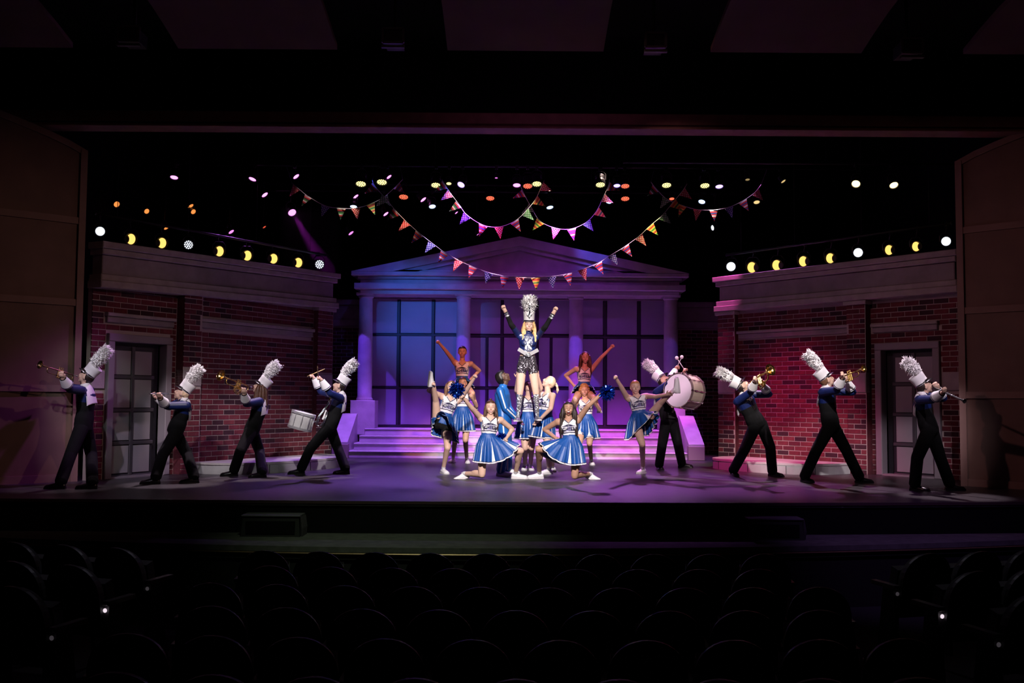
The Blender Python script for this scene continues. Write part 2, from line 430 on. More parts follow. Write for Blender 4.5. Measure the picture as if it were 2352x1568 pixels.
# ceiling reflector panels over the auditorium, with dark slots between them
pan_x = [((-200, 0), (160, 95)), ((375, 0), (410, 92)), ((1022, 0), (1028, 97)), ((1655, 0), (1632, 103)), ((2235, 0), (2212, 112))]
pan_r = [((130, 0), (168, 92)), ((745, 0), (775, 92)), ((1392, 0), (1386, 97)), ((2030, 0), (1978, 110)), ((2620, 0), (2560, 112))]
lab = ['ceiling panel cut by the left edge of the frame', 'second ceiling panel from the left, pale maroon', 'middle ceiling panel above the stage, flat and wide',
       'lightest ceiling panel, a cable loop hanging over it', 'ceiling panel cut by the right edge of the frame']
M_slot = mat('slot_fixture_metal', (.07, .06, .065), .5)
for k in range(5):
    zc = 5.22
    yb = zc_y = None
    e = empty('ceiling_panel', (0, 0, 0), lab[k], 'ceiling panel', 'ceiling panels over the auditorium', kind='structure')
    (lt, lb), (rt, rb) = pan_x[k], pan_r[k]
    rows = []
    for j in range(9):                                  # front edge curls down a little
        t = j / 8.0
        Y = 11.15 - 3.4 * t
        z = 5.23 + .20 * math.sin(min(1, t * 2.2) * PI / 2)
        def X(px_b, py_b):
            P = at(px_b, py_b, 11.15); return P.x
        xl, xr = X(*lb), X(*rb)
        if k == 0: xl = -7.6
        if k == 4: xr = 8.2
        rows.append((xl, xr, Y, z))
    me = MB()
    for j in range(8):
        a, b = rows[j], rows[j + 1]
        me.add([(a[0], a[2], a[3]), (a[1], a[2], a[3]), (b[1], b[2], b[3]), (b[0], b[2], b[3]),
                (a[0], a[2], a[3] + .06), (a[1], a[2], a[3] + .06), (b[1], b[2], b[3] + .06), (b[0], b[2], b[3] + .06)],
               [(0, 1, 2, 3), (7, 6, 5, 4), (0, 4, 5, 1), (1, 5, 6, 2), (2, 6, 7, 3), (3, 7, 4, 0)])
    me.build('panel_sheet', M_ceil, e)
struct('ceiling_void', MB().box(-10, 10, 4, 14.8, 6.4, 6.6), M_black, label='black void above the ceiling panels')

for k, (px, py) in enumerate([(296, 78), (903, 82), (1506, 92), (2095, 105)]):
    c = at(px, py, 11.0)
    e = empty('slot_light', c, ['boxy dark light housing in the far left ceiling slot', 'boxy light housing in the ceiling slot left of the middle panel',
                                'boxy light housing in the ceiling slot right of the middle panel', 'boxy dark light housing in the far right ceiling slot'][k],
              'stage light', 'light housings in the ceiling slots')
    w2, h2 = .115, .08
    for (dx, dz, hx, hz) in [(0, h2, w2, .012), (0, -h2, w2, .012), (-w2, 0, .012, h2), (w2, 0, .012, h2)]:
        MB().obox(c + V((dx, 0, dz)), (hx, 0, 0), (0, .02, 0), (0, 0, hz)).build('frame_bar', M_slot, e)
    MB().box(c.x - .1, c.x + .1, c.y + .02, c.y + .3, c.z - .07, c.z + .07).build('housing', M_blackwood, e)
    MB().bbox(c.x - .13, c.x + .13, c.y - .03, c.y + .03, c.z - .14, c.z - .115, .005).build('shelf', M_slot, e)
    MB().tube([c + V((0, .16, .05)), c + V((0, .16, 1.4))], .02, 6).build('hanger', M_blackwood, e)
# cable loop under the right ceiling panel
P = at(1875, 10, 10.6)
tag(MB().tube([P + V((math.cos(a) * .13, 0, math.sin(a) * .13)) for a in [PI * .95 + 1.1 * PI * i / 14 for i in range(15)]], .007, 6)
    .build('cable_loop', M_blackwood, smooth=True), 'thin black cable loop hanging under the right ceiling panel', 'cable')

# ------------------------------------------------------------------ proscenium side panels
def side_panel(name, sgn, A, B, label):
    e = empty(name, (A[0], A[1], 0), label, 'wall', kind='structure')
    A = V((A[0], A[1], 0)); B = V((B[0], B[1], 0))
    d = (B - A); n = V((-d.y, d.x, 0)).normalized()
    if n.y > 0: n = -n
    N = 12
    path = [A + d * (i / N) + n * (.22 * math.sin(PI * .5 * i / N) * (1 - i / N) * 1.6) for i in range(N + 1)]
    top = lambda i: 5.0 + .42 * (i / 5.0) ** .8
    mb = MB()
    for i in range(N):
        a, b = path[i], path[i + 1]
        mb.prism([a, b, b - n * .12, a - n * .12], (0, 0, 1e-4))
        mb.v, mb.f, mb.m = mb.v, mb.f, mb.m
    mb = MB()
    rs = [[path[i], path[i] - n * .12, path[i] - n * .12 + V((0, 0, top(i))), path[i] + V((0, 0, top(i)))] for i in range(N + 1)]
    mb.rings(rs).build('panel_sheet', M_panel, e)
    def rail(z0, z1, nm, follow=False):
        q = []
        for i in range(N + 1):
            o = (top(i) - 5.0) if follow else 0
            p = path[i]
            q.append([p + V((0, 0, z0 + o)), p + n * .035 + V((0, 0, z0 + o)), p + n * .035 + V((0, 0, z1 + o)), p + V((0, 0, z1 + o))])
        MB().rings(q).build(nm, M_panelrail, e)
    rail(0, .11, 'bottom_rail')
    for z in (1.33, 2.62, 3.86): rail(z, z + .10, 'cross_rail')
    rail(4.9, 5.0, 'top_rail', True)
    u = (path[1] - path[0]).normalized()
    MB().obox(path[0] + u * .05 + n * .02 + V((0, 0, 2.5)), u * .05, n * .03, (0, 0, 2.5)).build('edge_stile', M_panelrail, e)
    i = 7
    MB().obox(path[i] + n * .012 + V((0, 0, 2.6)), u * .05, n * .024, (0, 0, 2.6)).build('middle_stile', M_panelrail, e)
side_panel('wall_left', -1, (-6.50, 15.0), (-9.2, 13.1), 'tall curved maroon panel at the left side of the stage opening')
side_panel('wall_right', 1, (6.88, 15.3), (9.6, 13.2), 'tall curved maroon panel at the right side of the stage opening')

# ------------------------------------------------------------------ brick laying
BRICK_L, BRICK_H, JOINT = .262, .0885, .014
def brick_mesh(k, w=BRICK_L, h=BRICK_H):
    return MB().bbox(0, w - JOINT, -.009, .01, 0, h - JOINT, .003).mesh('brick', M_bricks[k])
BRICK_ME = [brick_mesh(k) for k in range(4)]

def lay(regions, holes):
    """bricks (s, z, width, y, colour) in wall coordinates; regions are (s0, s1, z0, z1, y)"""
    out = []
    for (s0, s1, z0, z1, y) in regions:
        row = 0; z = z0
        while z + BRICK_H * .6 <= z1:
            s = s0 - (BRICK_L / 2 if row % 2 else 0) 
            while s < s1 - .02:
                segs = [(max(s, s0), min(s + BRICK_L, s1))]
                for (a0, a1, b0, b1) in holes:
                    if z + BRICK_H <= b0 + .01 or z >= b1 - .01: continue
                    ns = []
                    for (p, q) in segs:
                        if q <= a0 or p >= a1: ns.append((p, q)); continue
                        if p < a0: ns.append((p, a0))
                        if q > a1: ns.append((a1, q))
                    segs = ns
                for (p, q) in segs:
                    if q - p > .045:
                        c = random.choices([0, 1, 2, 3], [5, 4, 2.2, 3.0])[0]
                        out.append((p, z, q - p, y, c))
                s += BRICK_L
            z += BRICK_H; row += 1
    return out

def place_bricks(e, bricks, most=300):
    Mw = base_matrix(e)
    def size(b):
        P = Mw @ V((b[0] + b[2] / 2, b[3], b[1])); d = P - EYE
        n = Mw.to_3x3() @ V((0, -1, 0))
        return b[2] * abs(d.normalized().dot(n)) / d.length_squared * (1.25 if b[1] < 2.3 else 1)
    bricks = sorted(bricks, key=size, reverse=True)
    for b in bricks[:most]:
        o = bpy.data.objects.new('brick', BRICK_ME[b[4]]); COL.objects.link(o)
        o.parent = e; o.location = (b[0], b[3] + random.uniform(-.003, .002), b[1])
        o.scale = ((b[2] - JOINT) / (BRICK_L - JOINT), 1, 1)
    if len(bricks) > most:
        mb = MB()
        for b in bricks[most:]:
            y = b[3] + random.uniform(-.003, .002)
            mb.bbox(b[0], b[0] + b[2] - JOINT, y - .009, y + .01, b[1], b[1] + BRICK_H - JOINT, .003, b[4])
        o = mb.build('upper_bricks', M_bricks, e, local=True); o['kind'] = 'stuff'

# ------------------------------------------------------------------ angled brick walls of the set
def set_wall(name, P0, P1, label, mirror, piers, panel, ledges, blocks, door, bay):
    """wall coordinates: x along the wall (image left to right), -y towards the audience"""
    P0 = V(P0); P1 = V(P1); d = P1 - P0; L = d.length
    e = empty(name, P0, label, 'stage wall', rz=math.atan2(d.y, d.x))
    holes = [(l[0], l[1], l[2], l[3]) for l in ledges] + [b for b in blocks] + [(door[0], door[1], 0, door[3])]
    yb = .06                                             # the door bay is set back a little
    m = MB()
    m.box(panel[0] - .01, panel[1] + .01, .0, .10, 0, 3.06)
    m.build('backing_panel', M_mortar, e, local=True)
    m = MB()
    m.box(bay[0], door[0], yb, yb + .1, 0, 3.06); m.box(door[1], bay[1], yb, yb + .1, 0, 3.06)
    m.box(door[0], door[1], yb, yb + .1, door[3], 3.06)
    m.build('door_bay_panel', M_mortar, e, local=True)
    regions = [(panel[0], panel[1], 0, 3.06, 0), (bay[0], bay[1], 0, 3.06, yb)]
    for (a, b) in piers:
        pm = MB().box(a, b, -.11, .1, 0, 3.06); pm.m = [0, 0, 0, 0, 1, 1]; pm.build('pilaster', [M_mortar, M_bricks[1]], e, local=True)
        MB().bbox(a - .04, b + .04, -.17, .1, 2.985, 3.055, .01).build('pilaster_cap', M_stone, e, local=True)
        regions.append((a, b, 0, 2.98, -.11))
    s0, s1 = 0, L
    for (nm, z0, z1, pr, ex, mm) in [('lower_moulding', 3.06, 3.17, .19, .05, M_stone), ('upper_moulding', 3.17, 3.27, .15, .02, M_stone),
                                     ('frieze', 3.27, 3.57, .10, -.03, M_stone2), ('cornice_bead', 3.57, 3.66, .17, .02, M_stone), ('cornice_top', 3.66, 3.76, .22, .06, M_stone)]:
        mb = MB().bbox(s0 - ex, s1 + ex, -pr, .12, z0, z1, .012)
        if not mirror: mb.v = [(x, y, z - .15 * (1 - x / L)) for x, y, z in mb.v]     # this wall rises a little towards centre stage
        mb.build(nm, mm, e, local=True)
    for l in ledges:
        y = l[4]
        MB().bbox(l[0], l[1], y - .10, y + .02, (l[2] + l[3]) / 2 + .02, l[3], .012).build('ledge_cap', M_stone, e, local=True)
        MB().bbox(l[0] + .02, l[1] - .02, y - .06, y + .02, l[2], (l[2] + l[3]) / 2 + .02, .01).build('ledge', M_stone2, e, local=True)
    for b in blocks:
        y = -.13 if any(a - .05 <= b[0] and b[1] <= q + .05 for a, q in piers) else yb - .03
        MB().bbox(b[0], b[1], y, .05, b[2], b[3], .012).build('stone_block', M_stone, e, local=True)
    # door: frame, leaf with muntins and eight panes
    a, b, _, zt = door
    fw = .12
    MB().bbox(a, a + fw, yb - .07, yb + .1, 0, zt - fw, .01).build('door_jamb', M_frame, e, local=True)
    MB().bbox(b - fw, b, yb - .07, yb + .1, 0, zt - fw, .01).build('door_jamb', M_frame, e, local=True)
    MB().bbox(a, b, yb - .075, yb + .1, zt - fw, zt, .01).build('door_head', M_frame, e, local=True)
    x0, x1 = (a + fw, b - fw)
    if mirror: x0 += .16
    else: x1 -= .16
    MB().box(a + fw, b - fw, yb + .14, yb + .18, 0, zt - fw).build('dark_doorway', M_muntin, e, local=True)
    leaf = MB().box(x0, x1, yb + .05, yb + .13, .02, zt - fw - .06).build('door_leaf', M_muntin, e, local=True)
    rows = [(.07, .50), (.58, 1.02), (1.09, 1.54), (1.61, zt - fw - .13)]
    xm = (x0 + x1) / 2
    for (z0, z1) in rows:
        for (p, q) in ((x0 + .05, xm - .035), (xm + .035, x1 - .05)):
            MB().bbox(p, q, yb + .038, yb + .06, z0, z1, .006).build('pane', M_doorpane, leaf, local=True)
    for zz in (.02, .54, 1.055, 1.575):
        MB().bbox(x0, x1, yb + .022, yb + .05, zz - .028, zz + .028, .008).build('glazing_bar', mat('glazing_bar_paint', (.06, .05, .06), .5), leaf, local=True)
    MB().bbox(xm - .032, xm + .032, yb + .02, yb + .05, .02, zt - fw - .06, .008).build('glazing_bar', MATS['glazing_bar_paint'], leaf, local=True)
    MB().box(a + fw, b - fw, yb - .06, yb + .14, 0, .03).build('sill', M_frame, e, local=True)
    place_bricks(e, lay(regions, holes))
    return e

set_wall('brick_wall', (-6.33, 15.05, 0), (-3.656, 19.92, 0), 'angled brick set wall on the left with a stone cornice and a glazed door', False,
         piers=[(1.66, 2.06), (5.06, 5.52)], panel=(2.06, 5.06),
         ledges=[(2.02, 5.0, 2.45, 2.61, -.0), (.22, 1.58, 2.41, 2.56, .06)],
         blocks=[(1.66, 2.06, 1.45, 1.72), (5.06, 5.52, 1.5, 1.74), (.0, .25, 1.38, 1.66)],
         door=(.27, 1.53, 0, 2.24), bay=(0, 1.66))
set_wall('brick_wall', (4.241, 20.11, 0), (7.334, 16.24, 0), 'angled brick set wall on the right, lit magenta, with a glazed door', True,
         piers=[(0, .42), (2.93, 3.30)], panel=(.42, 2.93),
         ledges=[(.44, 2.97, 2.5, 2.65, 0), (3.34, 4.57, 2.48, 2.63, .06)],
         blocks=[(0, .42, 1.43, 1.68), (2.93, 3.30, 1.43, 1.78), (4.6, 4.95, 1.46, 1.77)],
         door=(3.40, 4.58, 0, 2.29), bay=(3.30, 4.95))

# low curved platforms at the foot of the two walls
def platform(P0, P1, s_c, half, bulge, label, h=.19):
    P0 = V(P0); P1 = V(P1); d = (P1 - P0).normalized(); n = V((d.y, -d.x, 0))
    e = empty('curved_platform', P0 + d * s_c, label, 'platform', 'low curved platforms')
    N = 26
    out = []
    for i in range(N + 1):
        a = PI * i / N
        cx, sx = math.cos(a), math.sin(a)
        out.append(P0 + d * (s_c - half * math.copysign(abs(cx) ** .72, cx)) + n * (.14 + bulge * abs(sx) ** .72))
    MB().prism(out, (0, 0, h - .035)).build('riser_body', M_stone2 if 0 else mat('platform_paint', (.40, .39, .40), .7, noise=.1, nscale=4), e)
    c = sum(out, V()) / len(out)
    MB().prism([c + (p - c) * 1.012 + V((0, 0, h - .035)) for p in out], (0, 0, .035)).build('platform_top', mat('platform_top_paint', (.46, .42, .43), .65, noise=.1, nscale=4), e)
    for i in (5, 9, 13, 17, 21):
        a, t = out[i], (out[i + 1] - out[i - 1]).normalized(); q = V((t.y, -t.x, 0))
        if q.dot(n) < 0: q = -q
        MB().obox(a + q * .002 + V((0, 0, h / 2 - .02)), t * .004, q * .003, (0, 0, h / 2 - .025)).build('joint_strip', M_muntin, e)
platform((-6.33, 15.05, 0), (-3.656, 19.92, 0), 3.55, 1.62, 1.12, 'low grey curved platform at the foot of the left brick wall')
platform((4.241, 20.11, 0), (7.334, 16.24, 0), 1.68, 1.3, 1.2, 'low grey curved platform at the foot of the right brick wall')

# ------------------------------------------------------------------ dark brick walls behind the portico
def back_wall(x0, x1, label):
    e = empty('back_brick_wall', (x0, 24.3, 0), label, 'stage wall')
    L = x1 - x0
    MB().box(0, L, 0, .1, 0, 3.05).build('backing_panel', M_mortar, e, local=True)
    for (nm, z0, z1, pr) in [('lower_moulding', 3.03, 3.2, .1), ('frieze', 3.2, 3.55, .05), ('cornice_top', 3.55, 3.68, .12)]:
        MB().bbox(0, L, -pr, .1, z0, z1, .01).build(nm, M_stone2, e, local=True)
    mb = MB()
    for b in lay([(0, L, 0, 3.03, 0)], []):
        mb.bbox(b[0], b[0] + b[2] - JOINT, b[3] - .012, b[3] + .01, b[1], b[1] + BRICK_H - JOINT, .005, b[4])
    mb.build('bricks', M_bricks, e, local=True)['kind'] = 'stuff'
back_wall(-5.6, -3.65, 'dim brick wall behind the left end of the portico')
back_wall(4.0, 6.2, 'dim brick wall behind the right end of the portico')

# ------------------------------------------------------------------ portico
CX = .17
po = empty('portico', (CX, 22.5, 0), 'pale classical portico with four columns, pediment and broad front steps', 'portico')
XL, XR = at(790, 1040, 21.4).x, at(1590, 1040, 21.4).x
for k in range(4):
    y0 = 21.45 + .38 * k
    ins = .06 * k
    MB().bbox(XL + .08 + ins, XR - .08 - ins, y0, 24.2, .15 * k + .0, .15 * (k + 1) - .03, .006).build('step_riser', M_step, po)
    MB().bbox(XL + .08 + ins, XR - .08 - ins, y0 - .025, 24.2, .15 * (k + 1) - .03, .15 * (k + 1), .01).build('step_tread', M_step, po)
for (xa, xb, nm) in ((XL - .24, XL + .09, 0), (XR - .09, XR + .24, 1)):
    prof = [(21.3, 0), (21.3, .34), (22.55, .93), (23.4, .93), (23.4, 0)]
    MB().prism([V((xa, y, z)) for y, z in prof], (xb - xa, 0, 0)).build('cheek_wall', M_step, po)
    MB().bbox(xa - .01, xb + .01, 21.285, 21.5, 0, .30, .01).build('cheek_base', mat('cheek_base_paint', (.33, .26, .24), .7), po)
cols = [at(839, 800, 22.9).x, at(1064, 800, 22.9).x, at(1323, 800, 22.9).x, at(1541, 800, 22.9).x]
for x in cols:
    MB().bbox(x - .28, x + .28, 22.62, 23.18, .45, 1.23, .012).build('plinth', M_portico, po)
    MB().lathe([(.19, 1.23), (.19, 1.27), (.17, 1.29), (.165, 1.33), (.168, 2.2), (.155, 3.5), (.155, 3.58), (.175, 3.60), (.175, 3.64)], (x, 22.9, 0), (0, 0, 1), 28).build('column', M_portico, po, smooth=False)
    MB().bbox(x - .2, x + .2, 22.7, 23.1, 3.64, 3.70, .01).build('capital', M_portico, po)
TL, TR = at(806, 630, 22.3).x, at(1583, 630, 22.3).x
for (nm, z0, z1, y0, ins) in [('architrave', 3.66, 3.76, 22.66, .16), ('lower_cornice', 3.76, 3.89, 22.45, .05), ('frieze', 3.89, 3.99, 22.58, .17),
                              ('bead', 3.99, 4.05, 22.5, .12), ('upper_cornice', 4.05, 4.14, 22.32, .0)]:
    MB().bbox(TL + ins, TR - ins, y0, 23.4, z0, z1, .012).build(nm, M_portico, po)
apx = at(1193.7, 542.5, 22.32); tl = V((TL, 22.32, 4.14)); tr = V((TR, 22.32, 4.14)); apx.y = 22.32
MB().prism([tl + V((.1, .22, .0)), tr + V((-.1, .22, 0)), apx + V((0, .22, -.04))], (0, .5, 0)).build('tympanum', M_portico, po)
for tip in (tl, tr):
    dn = V((0, 0, -.20))
    MB().prism([tip, apx, apx + dn, tip + (apx - tip) * (.20 / (apx.z - tip.z)) + dn], (0, .6, 0)).build('raking_cornice', M_portico, po)
    MB().prism([tip + (apx - tip) * .22 + dn + V((0, .12, 0)), apx + dn + V((0, .12, 0)), apx + dn * 1.5 + V((0, .12, 0)), tip + (apx - tip) * .32 + dn * 1.5 + V((0, .12, 0))], (0, .3, 0)).build('raking_bead', M_portico, po)
MB().bbox(TL + .9, TR - .9, 22.44, 22.8, 4.14, 4.20, .01).build('tympanum_base', M_portico, po)

# glazed wall between the columns
WY = 23.6
MB().box(at(842, 800, WY).x, at(1545, 800, WY).x, WY, WY + .12, .6, 3.80).build('window_backing', M_muntin, po)
MB().bbox(at(842, 800, WY).x, at(1545, 800, WY).x, WY - .06, WY + .02, 3.63, 3.80, .01).build('window_head', M_stone2, po)
cz = lambda v: 530 + v / 2.5565
cxp = lambda u: 740 + u / 2.5565
def panes(us, vs_):
    for i in range(len(us)):
        for j in range(len(vs_)):
            a, b = us[i], vs_[j]
            p = at(cxp(a[0]), cz(b[0]), WY); q = at(cxp(a[1]), cz(b[1]), WY)
            MB().bbox(p.x, q.x, WY - .03, WY + .01, q.z, p.z, .006).build('pane', M_pane, po)
R3 = [(398, 602), (616, 912), (926, 1138)]
panes([(250, 441), (464, 643), (666, 800)], R3)
panes([(850, 1048), (1068, 1252), (1272, 1470)], [(404, 606)])
panes([(850, 959), (977, 1046), (1068, 1250), (1272, 1336), (1352, 1470)], [(626, 914), (930, 1138)])
panes([(1500, 1648), (1672, 1848), (1870, 2030)], [(408, 612), (634, 918), (934, 1140)])
for (u, v0, v1, wd) in [(452, 395, 1145, .035), (654, 395, 1145, .035), (1058, 398, 1145, .035), (1262, 398, 1145, .035), (968, 612, 1145, .03), (1343, 612, 1145, .03), (1660, 402, 1145, .035), (1859, 402, 1145, .035)]:
    p = at(cxp(u), cz(v0), WY); q = at(cxp(u), cz(v1), WY)
    MB().bbox(p.x - wd, p.x + wd, WY - .05, WY + .01, .6, p.z, .008).build('mullion', M_muntin, po)
for (u0, u1, v) in [(250, 800, 609), (250, 800, 919), (850, 1470, 616), (850, 1470, 922), (1500, 2030, 622), (1500, 2030, 926)]:
    p = at(cxp(u0), cz(v), WY); q = at(cxp(u1), cz(v), WY)
    MB().bbox(p.x, q.x, WY - .055, WY + .01, p.z - .028, p.z + .028, .008).build('transom', M_muntin, po)
MB().bbox(at(842, 800, WY).x, at(1545, 800, WY).x, WY - .06, WY + .02, .6, .66, .01).build('window_sill', M_muntin, po)

# ------------------------------------------------------------------ people: materials
def skinmat(name, c): return mat(name, c, .5, spec=.35, noise=.06, nscale=14)
SKIN = {'fair': skinmat('skin_fair', (.62, .40, .31)), 'tan': skinmat('skin_tan', (.50, .29, .20)),
        'brown': skinmat('skin_brown', (.40, .22, .15)), 'dark': skinmat('skin_dark', (.085, .042, .028))}
M_white = mat('white_cloth', (.74, .72, .74), .7, bump=.1, bscale=60)
M_topblue = mat('royal_blue_cloth', (.004, .062, .27), .55, sheen=.2, noise=.15, nscale=10)
M_skirt = mat('royal_blue_skirt', (.004, .064, .28), .5, noise=.1, nscale=12)
M_navytrim = mat('navy_trim', (.012, .010, .05), .5)
M_lilac = mat('lilac_print', (.50, .46, .72), .6)
M_band = mat('band_navy_cloth', (.003, .011, .080), .5, noise=.2, nscale=10)
M_bandblk = mat('band_black_cloth', (.005, .005, .006), .9, spec=.2, noise=.3, nscale=12)
M_shoeblk = mat('black_leather', (.012, .010, .012), .22)
M_sneaker = mat('white_sneaker', (.78, .76, .78), .5)
M_sole = mat('sneaker_sole', (.62, .60, .62), .6)
M_sock = mat('white_sock', (.75, .72, .74), .85)
M_shako = mat('white_shako', (.72, .70, .72), .45)
def feather_mat():
    m = bpy.data.materials.new('white_feather'); m.use_nodes = True; nt = m.node_tree
    nt.nodes.remove(nt.nodes['Principled BSDF'])
    d = nt.nodes.new('ShaderNodeBsdfDiffuse'); t = nt.nodes.new('ShaderNodeBsdfTranslucent'); x = nt.nodes.new('ShaderNodeMixShader')
    n = nt.nodes.new('ShaderNodeTexNoise'); n.inputs['Scale'].default_value = 30
    cr = nt.nodes.new('ShaderNodeValToRGB'); cr.color_ramp.elements[0].color = (.95, .92, .94, 1); cr.color_ramp.elements[1].color = (1, .985, .99, 1)
    nt.links.new(n.outputs['Fac'], cr.inputs['Fac'])
    for q in (d, t): nt.links.new(cr.outputs['Color'], q.inputs['Color'])
    x.inputs[0].default_value = .06
    nt.links.new(d.outputs[0], x.inputs[1]); nt.links.new(t.outputs[0], x.inputs[2]); nt.links.new(x.outputs[0], nt.nodes['Material Output'].inputs['Surface'])
    return m
M_feather = feather_mat()
M_silver = mat('silver_metal', (.75, .74, .76), .22, metal=1)
M_gold = mat('lacquered_brass', (.85, .55, .18), .2, metal=1)
M_track = mat('track_suit_blue', (.012, .12, .42), .4, noise=.12, nscale=9)
M_trackn = mat('track_suit_navy', (.008, .015, .10), .5)
M_eyew = mat('eye_white', (.8, .78, .76), .3)
M_eyed = mat('eye_dark', (.02, .012, .01), .25)
M_lip = mat('lip_red', (.48, .10, .10), .4)
M_lipd = mat('lip_dark', (.10, .03, .03), .4)
M_teeth = mat('teeth', (.85, .82, .78), .3)
M_mouth = mat('mouth_dark', (.05, .008, .01), .6)
M_seqb = sequin('black_sequins', (.20, .18, .21), 120, .32)
M_seqs = sequin('silver_sequins', (.80, .80, .84), 110, .34)
M_pom = sequin('blue_foil', (.02, .10, .75), 40, .2)
HAIR = {k: mat('hair_' + k, c, .45, spec=.4, noise=.35, nscale=30) for k, c in
        dict(brown=(.075, .032, .018), dark=(.022, .012, .010), black=(.008, .006, .006), blonde=(.62, .40, .17), ginger=(.42, .20, .07), pale=(.70, .50, .32), lightbrown=(.16, .075, .04)).items()}

def caps(mb, a, b, ra, rb, n=12):
    a, b = V(a), V(b); d = b - a
    if d.length < 1e-5: d = V((0, 0, 1e-3)); b = a + d
    u = d.normalized()
    path = [a - u * ra * .98, a - u * ra * .7, a, b, b + u * rb * .7, b + u * rb * .98]
    x, y, _ = frame(u); y = u.cross(x)
    rs = []
    for p, r in zip(path, [ra * .2, ra * .714, ra, rb, rb * .714, rb * .2]):
        rs.append([p + x * (r * math.cos(2 * PI * i / n)) + y * (r * math.sin(2 * PI * i / n)) for i in range(n)])
    mb.rings(rs)

def on_ray(px, py, p0, L, sgn):
    d = ray(px, py).normalized(); oc = EYE - p0
    b = d.dot(oc); c = oc.dot(oc) - L * L; D = b * b - c
    t = -b if D <= 0 else -b + (math.sqrt(D) if sgn == 'f' else -math.sqrt(D))
    return EYE + d * t

class Body:
    pass

def voxel(mb, name, mats, size=.0085, smooth=3):
    me0 = mb.mesh('tmp', [])
    o = bpy.data.objects.new('tmp', me0); COL.objects.link(o)
    r = o.modifiers.new('r', 'REMESH'); r.mode = 'VOXEL'; r.voxel_size = size; r.use_smooth_shade = True
    s = o.modifiers.new('s', 'SMOOTH'); s.factor = .5; s.iterations = smooth
    dg = bpy.context.evaluated_depsgraph_get()
    me = bpy.data.meshes.new_from_object(o.evaluated_get(dg), depsgraph=dg)
    bpy.data.objects.remove(o); bpy.data.meshes.remove(me0)
    me.name = name; me.materials.clear()
    for m in mats: me.materials.append(m)
    return me

def bvh_of(me):
    return BVHTree.FromPolygons([v.co.copy() for v in me.vertices], [tuple(p.vertices) for p in me.polygons])

